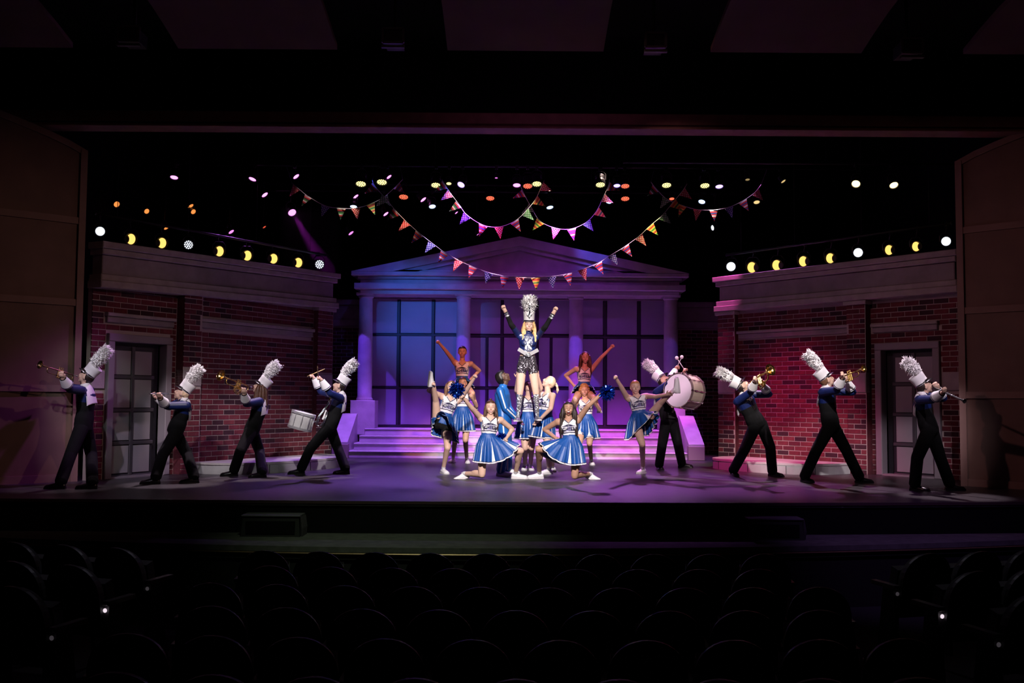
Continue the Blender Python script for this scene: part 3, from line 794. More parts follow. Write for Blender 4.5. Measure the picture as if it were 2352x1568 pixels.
# ------------------------------------------------------------------ hair
def hair_mesh(hc, F, U, R, style, length=.30, k=1.0, seed=0):
    rnd = random.Random(seed)
    mb = MB()
    # cap: an egg a little larger than the skull, its face side drawn inside the head
    nu, nv = 22, 16
    c = hc + U * .012 - F * .010
    puff = {'afro': .022, 'curly': .02}.get(style, .004)
    ax, ay, az = .083 + puff, .099 + puff, .103 + puff
    vs = [c - U * az * .6]
    for j in range(1, nv):
        t = -PI / 2 + PI * j / nv
        for i in range(nu):
            a = 2 * PI * i / nu
            x, y, z = ax * math.cos(t) * math.cos(a), ay * math.cos(t) * math.sin(a), az * math.sin(t)
            lim = .050 if style != 'afro' else .062
            if style in ('long', 'major', 'wavy'): lim = .040 + 2.2 * max(0, .05 - abs(x)) * .5
            q = 1.0
            if y > .018 and z < lim: q = .72 if z > -.02 else .66
            if z < -.055 and y > -.03: q = min(q, .7)
            if style in ('afro', 'curly') and q == 1: q = 1 + rnd.uniform(-.03, .05)
            vs.append(c + R * (x * q) + F * (y * q) + U * (z * q))
    vs.append(c + U * az)
    fs = []
    for i in range(nu): fs.append((0, 1 + (i + 1) % nu, 1 + i))
    for j in range(nv - 2):
        for i in range(nu):
            a = 1 + j * nu; i2 = (i + 1) % nu
            fs.append((a + i, a + i2, a + nu + i2, a + nu + i))
    b = 1 + (nv - 2) * nu
    for i in range(nu): fs.append((b + i, b + (i + 1) % nu, len(vs) - 1))
    mb.add(vs, fs)
    G = V((0, 0, -1))
    def lock(p, d0, L, r, wave, n=7):
        path = [V(p)]; d = V(d0).normalized(); ph = rnd.uniform(0, 6.3)
        side = V((rnd.uniform(-1, 1), rnd.uniform(-1, 1), 0))
        for s in range(n):
            d = (d * .62 + G * .38).normalized()
            path.append(path[-1] + d * (L / n) + side * (wave * math.sin(ph + s * 1.5)))
        rr = [r * .7] + [r] * (n - 2) + [r * .6, r * .15]
        mb.tube(path, rr[:n + 1], 6, flat=.7)
    if style in ('long', 'wavy', 'major', 'curly_long'):
        wave = {'long': .004, 'wavy': .010, 'major': .016, 'curly_long': .018}[style]
        for s in range(46):
            a = rnd.uniform(-.28, 1.28) * PI            # around sides and back
            x, y = math.cos(a), -math.sin(a)
            y0 = max(y, -.9)
            p = c + R * (x * .080) + F * (y0 * .085 if y0 < 0 else y0 * .03) + U * rnd.uniform(-.03, .06)
            out = (R * x + F * y)
            L = length * rnd.uniform(.8, 1.08)
            lock(p, out * .5 + G * .9 - F * .05, L, rnd.uniform(.016, .023), wave)
        for sx in (-1, 1):                               # front falls beside the face
            for s in range(7):
                p = c + R * (sx * (.074 + .006 * rnd.random())) + F * (.03 + .012 * rnd.random()) + U * (.04 - .017 * s)
                lock(p + F * .01, R * (sx * .5) + F * .25 + G, length * rnd.uniform(.85, 1.1), .019, wave)
    elif style == 'pony':
        b0 = c - F * .100 + U * .035
        mb.ell(b0, R * .026, F * .026, U * .026, 8, 6)
        for s in range(22):
            d = -F * rnd.uniform(.6, 1.2) + U * rnd.uniform(-.1, .5) + R * rnd.uniform(-.5, .5)
            lock(b0, d, length * rnd.uniform(.7, 1.05), .014, .012)
    elif style == 'bun':
        mb.ell(c - F * .1 + U * .03, R * .04, F * .035, U * .04, 10, 7)
    elif style == 'halfup':
        mb.ell(c - F * .02 + U * .115, R * .022, F * .022, U * .016, 8, 6)
        for s in range(26):
            a = rnd.uniform(-.25, 1.25) * PI; x, y = math.cos(a), -math.sin(a)
            p = c + R * (x * .078) + F * (max(y, -1) * .08 if y < 0 else y * .02) + U * rnd.uniform(-.03, .04)
            lock(p, (R * x + F * y) * .35 + G, length * rnd.uniform(.85, 1.05), .018, .005)
        for sx in (-1, 1):
            for s in range(6):
                lock(c + R * (sx * .078) + F * (.015 + .004 * s) + U * (.03 - .015 * s), R * (sx * .45) + F * .3 + G, length * rnd.uniform(.85, 1.05), .017, .005)
    elif style == 'curly':
        for s in range(46):
            a = rnd.uniform(0, 2 * PI); t = rnd.uniform(-.1, 1.4)
            d = R * (math.cos(a) * math.cos(t)) + F * (math.sin(a) * math.cos(t)) + U * math.sin(t)
            if d.dot(F) > .55 and d.dot(U) < .55: continue
            p = c + R * (d.dot(R) * .085) + F * (d.dot(F) * .1) + U * (d.dot(U) * .11)
            mb.ell(p, R * .022, F * .022, U * .02, 6, 5)
        for sx in (-1, 1):
            for s in range(5): mb.ell(c + R * (sx * .088) + U * (-.0 - .03 * s) - F * .01, R * .02, F * .03, U * .024, 6, 5)
    return mb

# ------------------------------------------------------------------ shoes
def shoe(parent, ankle, toe, up, m, sole, k=1.0, name='shoe', nm_label=None):
    t = V(toe).normalized(); u = V(up); u = (u - t * u.dot(t)).normalized(); s = t.cross(u)
    a = V(ankle) - u * .075 * k
    secs = [(-.062, .024, .050), (-.055, .034, .074), (-.02, .040, .094), (.03, .043, .086), (.08, .047, .068), (.13, .048, .056), (.165, .042, .050), (.186, .024, .034)]
    rs = []
    for (x, w_, h) in secs:
        p = a + t * (x * k)
        rs.append([p + s * (w_ * math.cos(q) * k) + u * (((.016 + (h - .016) * math.sin(q)) if math.sin(q) > 0 else .016) * k) for q in [2 * PI * i / 12 for i in range(12)]])
    mb = MB().rings(rs)
    o = mb.build(name, m, parent, smooth=True)
    rs = []
    for (x, w_, h) in secs:
        p = a + t * (x * 1.03 * k)
        rs.append([p + s * (w_ * 1.08 * k) + u * .02 * k, p + s * (w_ * 1.08 * k) - u * .004 * k, p - s * (w_ * 1.08 * k) - u * .004 * k, p - s * (w_ * 1.08 * k) + u * .02 * k])
    MB().rings(rs).build('sole', sole, o)
    if m is M_sneaker:
        l = MB()
        for q in range(3):
            p = a + t * ((.035 + .028 * q) * k) + u * ((.076 - .008 * q) * k)
            l.tube([p - s * .024 * k - u * .006 * k, p, p + s * .024 * k - u * .006 * k], .004 * k, 5)
        p = a + t * .03 * k + u * .082 * k
        for sg in (-1, 1):
            l.tube([p, p + s * (.02 * sg) + u * .016, p + s * (.036 * sg) + u * .004], .0032, 5)
        l.build('laces', M_white, o)
    return o

# ------------------------------------------------------------------ hats and plumes
def plume(parent, base, axis, back, L=.30, r=.075, seed=1):
    rnd = random.Random(seed)
    axis = V(axis).normalized(); back = V(back)
    pts = []
    N = 18
    for i in range(N + 1):
        t = i / N
        pts.append(base + axis * (L * (t - .10 * t * t)) + back * (L * .30 * t * t))
    mb = MB()
    mb.tube(pts, [r * (.30 + .62 * math.sin(PI * min(1, .10 + .82 * i / N))) for i in range(N + 1)], 12)
    for q in range(900):
        t = rnd.uniform(0.0, 1.0) ** .9; i = min(N - 1, int(t * N)); p = pts[i].lerp(pts[i + 1], t * N - i)
        d = (pts[i + 1] - pts[i]).normalized(); x, y, _ = frame(d); a = rnd.uniform(0, 2 * PI)
        o = x * math.cos(a) + y * math.sin(a)
        rr = r * rnd.uniform(.7, 1.2) * (.6 + .55 * math.sin(PI * min(1, .15 + .72 * t)))
        g = V((0, 0, -.3)) * rr; s0 = o * (rr * .3)
        s0 = o * (rr * .55); p1 = p + o * rr * .82 + d * rr * .25; p2 = p + o * rr * rnd.uniform(.85, 1.12) + d * rr * rnd.uniform(.1, .9) + g * rnd.random() + (x * rnd.uniform(-.2, .2) + y * rnd.uniform(-.2, .2)) * rr
        mb.tube([p + s0, p1, p2], [.008, .0105, .0015], 4, flat=.4)
    mb.build('plume', M_feather, parent)

def _visor(hat, base, F, U, R):
    vb = MB(); n = 12; top = []; bot = []
    for i in range(n + 1):
        a = PI * (.08 + .84 * i / n)
        inn = base + U * .004 + R * (.092 * math.cos(a)) + F * (.104 * math.sin(a))
        out = base + U * (-.022 * math.sin(a)) + R * (.105 * math.cos(a)) + F * (.104 * math.sin(a) + .055 * math.sin(a) ** 1.5)
        top += [inn, out]; bot += [inn - U * .005, out - U * .005]
    fs = []
    for i in range(n):
        a = 2 * i; o = 2 * (n + 1)
        fs += [(a, a + 1, a + 3, a + 2), (o + a, o + a + 2, o + a + 3, o + a + 1), (a + 1, o + a + 1, o + a + 3, a + 3)]
    vb.add(top + bot, fs).build('visor', M_shoeblk, hat)

def _chain(hat, base, F, U, R):
    # chain and studs
    ch = MB()
    for sx in (-1, 1):
        ch.ell(base + R * (sx * .098) + U * .014 + F * .02, R * .008, F * .008, U * .008, 6, 5)
    ch.build('side_stud', M_silver, hat)
    MB().tube([base + R * (.097 * math.cos(a)) + F * (.112 * math.sin(a)) + U * (.03 - .012 * math.sin(a)) for a in [PI * (.1 + .8 * i / 14) for i in range(15)]], .005, 6).build('chain', M_silver, hat)

def shako(parent, hc, F, U, R, seed=1, L=.27, front_plume=False, tall=.138, curl=1.0, tip=0.0):
    q = math.radians(tip); F, U = F * math.cos(q) + U * math.sin(q), U * math.cos(q) - F * math.sin(q)   # hat pushed back on the head
    base = hc + U * .050 - F * (.005 - .12 * math.sin(q) * .35)
    prof = [(.092, -.004), (.095, .0), (.095, .012), (.0935, .016), (.098, tall * .6), (.103, tall), (.100, tall + .008)]
    rs = []
    for r, h in prof:
        rs.append([base + U * h + R * (r * .95 * math.cos(a)) + F * (r * 1.08 * math.sin(a)) for a in [2 * PI * i / 28 for i in range(28)]])
    hat = MB().rings(rs).build('shako_hat', M_shako, parent, smooth=False)
    auto_smooth(hat, 35)
    rs = []
    for r, h in [(.0960, .002), (.0970, .004), (.0970, .018), (.0960, .020)]:
        rs.append([base + U * h + R * (r * .95 * math.cos(a)) + F * (r * 1.08 * math.sin(a)) for a in [2 * PI * i / 28 for i in range(28)]])
    MB().rings(rs).build('hat_band', M_silver, hat)
    # visor
    if not front_plume: _visor(hat, base, F, U, R)
    # chain and studs
    _chain(hat, base, F, U, R)
    if front_plume:
        b = base + F * .10 + U * (tall * .55)
        for (dx, dz, ln) in [(0, 0, .10), (-.035, .05, .045), (.035, .05, .045)]:
            pass
        MB().prism([b + F * .008 + R * x + U * z for x, z in [(0, -.045), (.02, -.01), (.05, .035), (.02, .03), (0, .06), (-.02, .03), (-.05, .035), (-.02, -.01)]], F * .008).build('hat_badge', M_seqs, hat)
        pl_base = base + U * (tall * .75) + F * .03
        plume(hat, pl_base, U, -F * .05, L, .105, seed)
        MB().tube([pl_base + F * .10 + U * (L * t) for t in (0, .3, .6, .85)], [.016, .014, .011, .003], 6, flat=.5).build('plume_spine', mat('dark_foil', (.10, .12, .2), .25, metal=.9), hat)
    else:
        plume(hat, base + U * (tall - .01) + F * .045, (U + F * .05), -F * curl, L * .9, .080, seed)
    return hat

# ------------------------------------------------------------------ prints on cloth
def decal(bvh, O, R, U, F, verts, faces, name, m, parent, off=.004):
    out = []
    for (x, y) in verts:
        p = O + R * x + U * y
        hit, nrm, _, _ = bvh.ray_cast(p + F * .35, -F)
        if hit is None or (hit - p).length > .25: hit = p
        out.append(hit + F * off)
    MB().add(out, faces).build(name, m, parent)

def strip(bvh, O, R, U, F, pts, wd, name, m, parent, off=.004):
    vs, fs = [], []
    q = []
    for i in range(len(pts) - 1):
        for j in range(5): q.append((pts[i][0] + (pts[i + 1][0] - pts[i][0]) * j / 5, pts[i][1] + (pts[i + 1][1] - pts[i][1]) * j / 5))
    q.append(pts[-1])
    for i, (x, y) in enumerate(q):
        a = q[max(0, i - 1)]; b = q[min(len(q) - 1, i + 1)]
        dx, dy = b[0] - a[0], b[1] - a[1]; l = math.hypot(dx, dy) or 1
        vs += [(x - dy / l * wd, y + dx / l * wd), (x + dy / l * wd, y - dx / l * wd)]
    for i in range(len(q) - 1): fs.append((2 * i, 2 * i + 1, 2 * i + 3, 2 * i + 2))
    decal(bvh, O, R, U, F, vs, fs, name, m, parent, off)

TEXT = {}
def text_mesh(s):
    if s in TEXT: return TEXT[s]
    cu = bpy.data.curves.new('t', 'FONT'); cu.body = s; cu.size = 1; cu.align_x = 'CENTER'; cu.resolution_u = 2
    cu.offset = .03
    o = bpy.data.objects.new('t', cu); COL.objects.link(o)
    dg = bpy.context.evaluated_depsgraph_get()
    me = bpy.data.meshes.new_from_object(o.evaluated_get(dg), depsgraph=dg)
    vs = [(v.co.x, v.co.y) for v in me.vertices]; fs = [tuple(p.vertices) for p in me.polygons]
    bpy.data.objects.remove(o); bpy.data.curves.remove(cu); bpy.data.meshes.remove(me)
    x0 = min(v[0] for v in vs); x1 = max(v[0] for v in vs); y0 = min(v[1] for v in vs); y1 = max(v[1] for v in vs)
    TEXT[s] = ([((x - x0) / (x1 - x0) - .5, (y - y0) / (y1 - y0) - .5) for x, y in vs], fs)
    return TEXT[s]

def cheer_print(B, bvh):
    R, U, F = -B.R, B.U, B.F                     # reading direction: image right for a person facing us
    O = B.P + B.U * (B.SL * .62)
    s = B.k
    cols = [(-.105 + .21 * i / 14) * s for i in range(15)]
    def colfill(top, bot, xs, name, m, off):
        vs, fs = [], []
        for x in xs: vs += [(x, bot(x)), (x, top(x))]
        for i in range(len(xs) - 1): fs.append((2 * i, 2 * i + 2, 2 * i + 3, 2 * i + 1))
        decal(bvh, O, R, U, F, vs, fs, name, m, B.root, off)
    colfill(lambda x: .075 * s - abs(x) * .35, lambda x: .036 * s, cols, 'chest_emblem', M_navytrim, .004)
    colfill(lambda x: .030 * s, lambda x: -.036 * s, [(-.10 + .2 * i / 12) * s for i in range(13)], 'letter_panel', M_lilac, .003)
    vs, fs = text_mesh('CHEER')
    decal(bvh, O, R, U, F, [(x * .195 * s, (y * .056 - .003) * s) for x, y in vs], fs, 'lettering', M_navytrim, B.root, .006)
    for sg in (-1, 1):
        strip(bvh, O, R, U, F, [(sg * .125 * s, .10 * s), (sg * .112 * s, .02 * s), (sg * .085 * s, -.055 * s)], .005 * s, 'piping', M_navytrim, B.root)
        strip(bvh, O, R, U, F, [(sg * .075 * s, .155 * s), (0, .085 * s)], .006 * s, 'neck_trim', M_navytrim, B.root, .005)
    strip(bvh, O, R, U, F, [(-.12 * s, -.066 * s), (0, -.052 * s), (.12 * s, -.066 * s)], .006 * s, 'piping', M_navytrim, B.root)

# ------------------------------------------------------------------ skirt
def skirt(B, thighs, L=.42, npl=24):
    """pleated skirt with white wedges; columns lean along a raised thigh"""
    P, U, F, R, k = B.P, B.U, B.F, B.R, B.k
    wz = B.SL * .30
    rings = []; nr = 9; cpp = 4
    ncol = npl * cpp
    D = -U if not B.hang else V((0, 0, -1))
    thw = []
    for (h, kn) in thighs:
        T = (kn - h).normalized(); thw.append((h, kn, T))
    def column(a, t, pl):
        d = R * math.cos(a) + F * math.sin(a)
        hang = D.copy(); ls = 1.0
        for (h, kn, T) in thw:
            lift = T.dot(-D)
            Th = T - D * T.dot(D)
            if lift > -.72 and Th.length > .2:           # a raised leg carries the cloth
                wgt = max(0, d.dot(Th.normalized())) ** 2.2 * min(1, (lift + .72) * 1.6)
                if lift > .25:
                    hang = (hang * (1 - .6 * wgt) + T * (.6 * wgt)).normalized(); ls *= 1 - .74 * wgt ** .5
                else:
                    hang = (hang * (1 - wgt) + (T * .95 + D * .18).normalized() * wgt).normalized(); ls *= 1 - .40 * wgt
        rx, ry = (.132 + .046 * min(1, t * 2.8)) * k, (.106 + .050 * min(1, t * 2.8)) * k
        fl = .062 * k * max(0, t - .1)
        base = P + U * wz + (R * (math.cos(a) * rx) + F * (math.sin(a) * ry))
        return base + hang * (L * k * t * ls) + d * (fl + pl * t * .024 * k)
    def clear(p):
        for (h, kn, T) in thw:
            q = max(0, min(1, (p - h).dot(kn - h) / (kn - h).length_squared))
            c = h + (kn - h) * q; r = (.095 - .028 * q) * k + .008
            v = p - c
            if v.length < r: p = c + v.normalized() * r
        return p
    ts = [0, .08, .2, .36, .52, .68, .84, .935, .96, 1.0]
    for t in ts:
        ring = []
        for pidx in range(npl):
            wedge = pidx % 3 == 0
            a0 = 2 * PI * pidx / npl; w = 2 * PI / npl
            offs = [0, .5 - (.02 + .30 * max(0, t - .15)), .5, .5 + (.02 + .30 * max(0, t - .15))] if wedge else [0, .3, .55, .8]
            for j, o in enumerate(offs):
                pl = [-.6, .7, 1.0, .7][j] if not wedge else [-.5, .5, .8, .5][j]
                ring.append(clear(column(a0 + w * o, t, pl)))
        rings.append(ring)
    mb = MB(); n = len(rings[0]); vs = [p for r in rings for p in r]; fs = []; ms = []
    for q in range(len(ts) - 1):
        for i in range(n):
            j = (i + 1) % n
            fs.append((q * n + i, q * n + j, (q + 1) * n + j, (q + 1) * n + i))
            pidx, c = divmod(i, cpp)
            mi = 0
            if pidx % 3 == 0 and c in (1, 2) and q >= 2: mi = 1
            if q >= 7: mi = 2 if q == 7 else 1
            ms.append(mi)
    mb.add(vs, fs, ms)
    return mb.build('skirt', [M_skirt, M_white, M_navytrim], B.root, smooth=False)

# ------------------------------------------------------------------ the person builder
def hand(mb, prims, wr, d, pn, mode, k=1.0):
    d = d.normalized(); pn = pn - d * pn.dot(d)
    pn = pn.normalized() if pn.length > .05 else frame(d)[1]
    s = d.cross(pn)
    kn = [(-.028, .078), (-.010, .084), (.009, .082), (.027, .074)]
    c = wr + d * .042 * k
    mb.ell(c, s * .038 * k, pn * .019 * k, d * .05 * k, 12, 8); prims.append((wr, wr + d * .08 * k, .034 * k, .034 * k, 'hand'))
    for q, (o, l) in enumerate(kn):
        a = wr + d * (l * k) + s * (o * k)
        if mode == 'fist':
            b = a + pn * .034 * k + d * .006; e = b - d * .034 * k + pn * .004
        elif mode == 'grip':
            b = a + d * .022 * k + pn * .022 * k; e = b + pn * .026 * k - d * .012 * k
        else:
            sp = s * (o * .35)
            b = a + d * .036 * k + sp * .5 + pn * .004; e = b + d * (.032 if q not in (0, 3) else .026) * k + sp * .4 + pn * .012
        for (p, r, rp, rr) in ((a - d * .02 * k, b, .0105, .0098), (b, e, .0098, .0085)):
            caps(mb, p, r, rp * k, rr * k, 8); prims.append((p, r, rp, rr, 'hand'))
    tb = wr + d * .025 * k - s * .032 * k
    if mode == 'flat': t1 = tb + d * .035 * k - s * .03 * k; t2 = t1 + d * .03 * k - s * .006
    else: t1 = tb + d * .03 * k + pn * .024 * k - s * .008; t2 = t1 + s * .030 * k + pn * .012 * k + d * .006
    caps(mb, tb, t1, .0125 * k, .0105 * k, 8); caps(mb, t1, t2, .0105 * k, .0088 * k, 8)
    prims.append((tb, t2, .012, .009, 'hand'))

def person(label, Y, kind, az, pelvis, neck, head, haz, hpitch, arms, legs, skin='fair', hair=('short', 'dark', .2), k=1.0, male=False,
           hands=('fist', 'fist'), palm=(None, None), feet=(0, 0), mouth='smile', hroll=0.0, hang=False, grp=None, seed=1, loose=True, hat=True, plume_l=.27, curl=1.0, tip=12, skirt_l=.42):
    """arms / legs: dict L,R -> (elbow or knee, wrist or ankle), each (px, py, mode)"""
    B = Body(); B.k = k; B.hang = hang
    def J(p, p0=None, L=.3):
        m_ = p[2] if len(p) > 2 else 0.0
        if m_ in ('n', 'f'): return on_ray(p[0], p[1], p0, L, m_)
        if m_ == 'g': return flr(p[0], p[1], .085)
        return at(p[0], p[1], Y + m_)
    P, N = J(pelvis), J(neck)
    U = (N - P).normalized(); SL = (N - P).length
    F0 = V((math.sin(math.radians(az)), -math.cos(math.radians(az)), 0))
    F = (F0 - U * F0.dot(U)).normalized(); R = F.cross(U)
    B.P, B.N, B.U, B.F, B.R, B.SL = P, N, U, F, R, SL
    hc = J(head)
    h0 = V((math.sin(math.radians(haz)), -math.cos(math.radians(haz)), 0)); pr = math.radians(hpitch)
    HF = h0 * math.cos(pr) + V((0, 0, 1)) * math.sin(pr); HU = V((0, 0, 1)) * math.cos(pr) - h0 * math.sin(pr)
    HR = HF.cross(HU)
    if hroll:
        q = math.radians(hroll); HU, HR = HU * math.cos(q) + HR * math.sin(q), HR * math.cos(q) - HU * math.sin(q)
    B.hc, B.HF, B.HU, B.HR = hc, HF, HU, HR
    mb = MB(); prims = []
    def limb(a, b, ra, rb, tagn, n=12):
        caps(mb, a, b, ra, rb, n); prims.append((a, b, ra, rb, tagn))
    cheer = kind == 'cheer'; band = kind == 'band'
    # torso
    if male or band: secs = [(-.20, .085, .085), (-.12, .155, .115), (.02, .17, .12), (.16, .165, .12), (.36, .145, .108), (.58, .165, .118), (.78, .185, .122), (.92, .155, .092), (1.0, .08, .068)]
    else: secs = [(-.20, .08, .08), (-.12, .145, .108), (.02, .160, .116), (.14, .152, .110), (.36, .118, .090), (.55, .135, .100), (.74, .152, .108), (.90, .135, .082), (1.0, .065, .058)]
    if band: secs = [(t, w_ * 1.03, d_ * 1.05) for t, w_, d_ in secs]
    rs = []
    for (t, w_, d_) in secs:
        c = P + U * (SL * t) - F * (.012 * math.sin(PI * max(0, min(1, t))))
        rs.append([c + R * (w_ * k * math.cos(2 * PI * i / 20)) + F * (d_ * k * math.sin(2 * PI * i / 20)) for i in range(20)])
    mb.rings(rs)
    prims.append((P - U * .05, P + U * SL * .9, .14, .13, 'torso'))
    if not male and not band:
        for sg in (-1, 1): mb.ell(P + U * SL * .68 + R * (sg * .065 * k) + F * .075 * k, R * .058 * k, F * .05 * k, U * .055 * k, 12, 8)
    # neck and head
    nk = hc - HU * .075 - HF * .018
    limb(P + U * SL * .93, nk, .056 * k, .05 * k, 'neck')
    mb.ell(hc + HU * .010 - HF * .006, HR * .077, HF * .093, HU * .100, 20, 14)
    mb.ell(hc - HU * .048 + HF * .022, HR * .060, HF * .064, HU * .058, 16, 10)
    mb.ell(hc - HU * .094 + HF * .052, HR * .026, HF * .028, HU * .02, 10, 7)
    mb.ell(hc - HU * .012 + HF * .094, HR * .0105, HF * .016, HU * .026, 10, 8)
    mb.ell(hc - HU * .028 + HF * .102, HR * .015, HF * .014, HU * .011, 10, 7)
    mb.ell(hc - HU * .056 + HF * .082, HR * .025, HF * .014, HU * .014, 10, 7)
    for sg in (-1, 1):
        mb.ell(hc + HR * (sg * .078) - HU * .012 - HF * .005, HR * .011, HF * .020, HU * .032, 8, 6)
        mb.ell(hc + HR * (sg * .036) - HU * .034 + HF * .066, HR * .024, HF * .022, HU * .024, 8, 6)
    prims.append((hc - HU * .06, hc + HU * .03, .09, .1, 'head'))
    # arms
    ua = .285 * k; fa = .255 * k
    sw = (.168 if not (male or band) else .185) * k
    hd = {}
    for i, sd in enumerate(('L', 'R')):
        sg = -1 if sd == 'L' else 1
        sh = P + U * (SL * .90) + R * (sg * sw)
        el_, wr_ = arms[sd]
        # a raised arm lifts its shoulder
        e0 = J(el_, sh, ua)
        sh = sh + U * (.045 * max(0, (e0 - sh).normalized().dot(U)))
        el = J(el_, sh, ua); wr = J(wr_, el, fa)
        if band or kind in ('major', 'track'): r = (.060, .056, .054, .046) if kind != 'major' else (.052, .046, .043, .034)
        else: r = (.047, .040, .038, .027)
        if band: r = (.064, .060, .056, .038)
        r = [x * k for x in r]
        limb(P + U * (SL * .86) + R * (sg * sw * .62), sh, .068 * k, .056 * k, 'shoulder')
        limb(sh, el, r[0] * 1.06, r[1], 'uarm' + sd); limb(el, wr, r[2], r[3], 'farm' + sd)
        if not band: prims.append((sh, sh, .05, .05, 'uarm' + sd))
        limb(wr, wr + (wr - el).normalized() * .02, .027 * k, .027 * k, 'hand')
        pn = palm[i] if palm[i] is not None else (F - U * .2)
        hand(mb, prims, wr, wr - el, V(pn), hands[i], k * (1.05 if male or band else .95))
        hd[sd] = (sh, el, wr)
    B.arm = hd
    # legs
    B.leg = {}
    for i, sd in enumerate(('L', 'R')):
        sg = -1 if sd == 'L' else 1
        hip = P + R * (sg * .088 * k) - U * .035
        kn_, an_ = legs[sd]
        kn = J(kn_, hip, .425 * k); an = J(an_, kn, .415 * k)
        if band or kind == 'track':
            lo = 1.0 if band else .92
            limb(hip, kn, .102 * k * lo, .084 * k * lo, 'thigh' + sd, 14); limb(kn, an + (kn - an).normalized() * .02, .083 * k * lo, .082 * k * lo, 'shin' + sd, 14)
        else:
            limb(hip, kn, .090 * k, .056 * k, 'thigh' + sd, 14)
            dv = (an - kn).normalized()
            back = -(F - dv * F.dot(dv))
            if abs((kn - hip).normalized().dot(dv)) < .9:
                back = (kn - hip).normalized() * -1; back = back - dv * back.dot(dv)
                back = -back if back.dot((hip - kn)) < 0 else back
            back = back.normalized() if back.length > .1 else V((0, 1, 0))
            rr = (.053, .034)
            limb(kn, an, rr[0] * k, rr[1] * k, 'shin' + sd, 14)
            mb.ell(kn.lerp(an, .3) + back * .018 * k, frame(dv)[0] * .050 * k, frame(dv)[1] * .050 * k, dv * .13 * k, 12, 8)
        B.leg[sd] = (hip, kn, an)
    # -------- surface and cloth colours
    Msk = SKIN[skin]
    mats = {'cheer': [Msk, M_white, M_topblue, M_bandblk, M_sock], 'band': [Msk, M_band, M_bandblk],
            'major': [Msk, M_band, M_bandblk, M_seqb, M_seqs], 'track': [Msk, M_track, M_white, M_trackn]}[kind]
    me = voxel(mb, 'body', mats)
    n = len(me.polygons)
    C = np.empty(n * 3, np.float32); me.polygons.foreach_get('center', C); C = C.reshape(-1, 3)
    best = np.full(n, 1e9); which = np.zeros(n, int); par = np.zeros(n)
    for i, (a, b, ra, rb, tg) in enumerate(prims):
        a_, b_ = np.array(a), np.array(b); ab = b_ - a_; l2 = max(1e-9, float(ab @ ab))
        t = np.clip(((C - a_) @ ab) / l2, 0, 1)
        dist = np.linalg.norm(C - (a_ + t[:, None] * ab), axis=1) - (ra + (rb - ra) * t)
        mk = dist < best; best[mk] = dist[mk]; which[mk] = i; par[mk] = t[mk]
    tags = np.array([p[4] for p in prims], dtype=object)[which]
    h = (C - np.array(P)) @ np.array(U) / SL; lat = (C - np.array(P)) @ np.array(R); fr = (C - np.array(P)) @ np.array(F)
    mi = np.zeros(n, int)
    tors = np.isin(tags, ['torso', 'shoulder'])
    isarm = np.array([str(t)[1:4] == 'arm' for t in tags]); thigh = np.array([str(t).startswith('thigh') for t in tags]); shin = np.array([str(t).startswith('shin') for t in tags])
    farm = np.array([str(t).startswith('farm') for t in tags]); uarm = isarm & ~farm
    if kind == 'cheer':
        top = (tors | (uarm & (par < .06)) | (tags == 'neck')) & (h < .97)
        mi[top & (h > .36)] = 1
        mi[top & (h > .36) & (np.abs(lat) > .128 * k) & (h < .80) & tors] = 2
        mi[tors & (h <= .40)] = 2
        mi[tors & (h <= .0)] = 3
        mi[top & (np.abs(lat) > .128 * k) & (h > .78)] = 0
        vneck = (fr > 0) & (h > .80 + np.abs(lat) / .42) & (np.abs(lat) < .075)
        mi[vneck | (h > .965)] = 0
        mi[(tags == 'neck') & (np.abs(lat) < .05) & (h > .93)] = 0
        mi[(tags == 'hand') | (tags == 'head') | farm] = 0
        mi[uarm & (par >= .06)] = 0
        mi[thigh] = np.where(par[thigh] < .30, 3, 0); mi[shin] = np.where(par[shin] > .86, 4, 0)
    elif kind == 'band':
        mi[:] = 2
        mi[tors & (h > .60)] = 1; mi[uarm] = 1; mi[farm] = np.where(par[farm] < .25, 1, 2)
        mi[(tags == 'head') | (tags == 'hand')] = 0; mi[(tags == 'neck') & (h > 1.02)] = 0
    elif kind == 'major':
        mi[tors & (h > .38)] = 1; mi[tors & (h <= .38)] = 0; mi[tors & (h <= .27)] = 3
        mi[uarm] = 1; f = par
        mi[farm] = np.where(f[farm] < .86, 2, 0)
        bands = farm & (((f > .56) & (f < .66)) | ((f > .71) & (f < .80)))
        mi[bands] = 4
        mi[uarm & (par > .72)] = 2
        mi[(tags == 'hand') | (tags == 'head')] = 0; mi[(tags == 'neck')] = np.where(h[tags == 'neck'] > .98, 0, 1)
        mi[thigh] = np.where(par[thigh] < .26, 3, 0); mi[shin] = np.where(par[shin] > -.1, 4, 0)
    else:
        mi[:] = 1
        mi[thigh | shin] = 1
        mi[(tags == 'head') | (tags == 'hand')] = 0; mi[(tags == 'neck') & (h > 1.04)] = 0
    me.polygons.foreach_set('material_index', mi.astype(np.int32))
    lo = min(v.co.z for v in me.vertices)
    root = empty('person', (P.x, P.y, max(0, min(a[2].z for a in B.leg.values()) - .085) if min(a[2].z for a in B.leg.values()) > .3 else 0), label, 'person', grp)
    B.root = root
    put('body', me, root)
    bv = bvh_of(me); B.bvh = bv
    def face_pt(x, z, off=0.0):
        o = hc + HR * x + HU * z
        hit, nn, _, _ = bv.ray_cast(o + HF * .3, -HF)
        return (hit if hit is not None else o + HF * .09) + HF * off
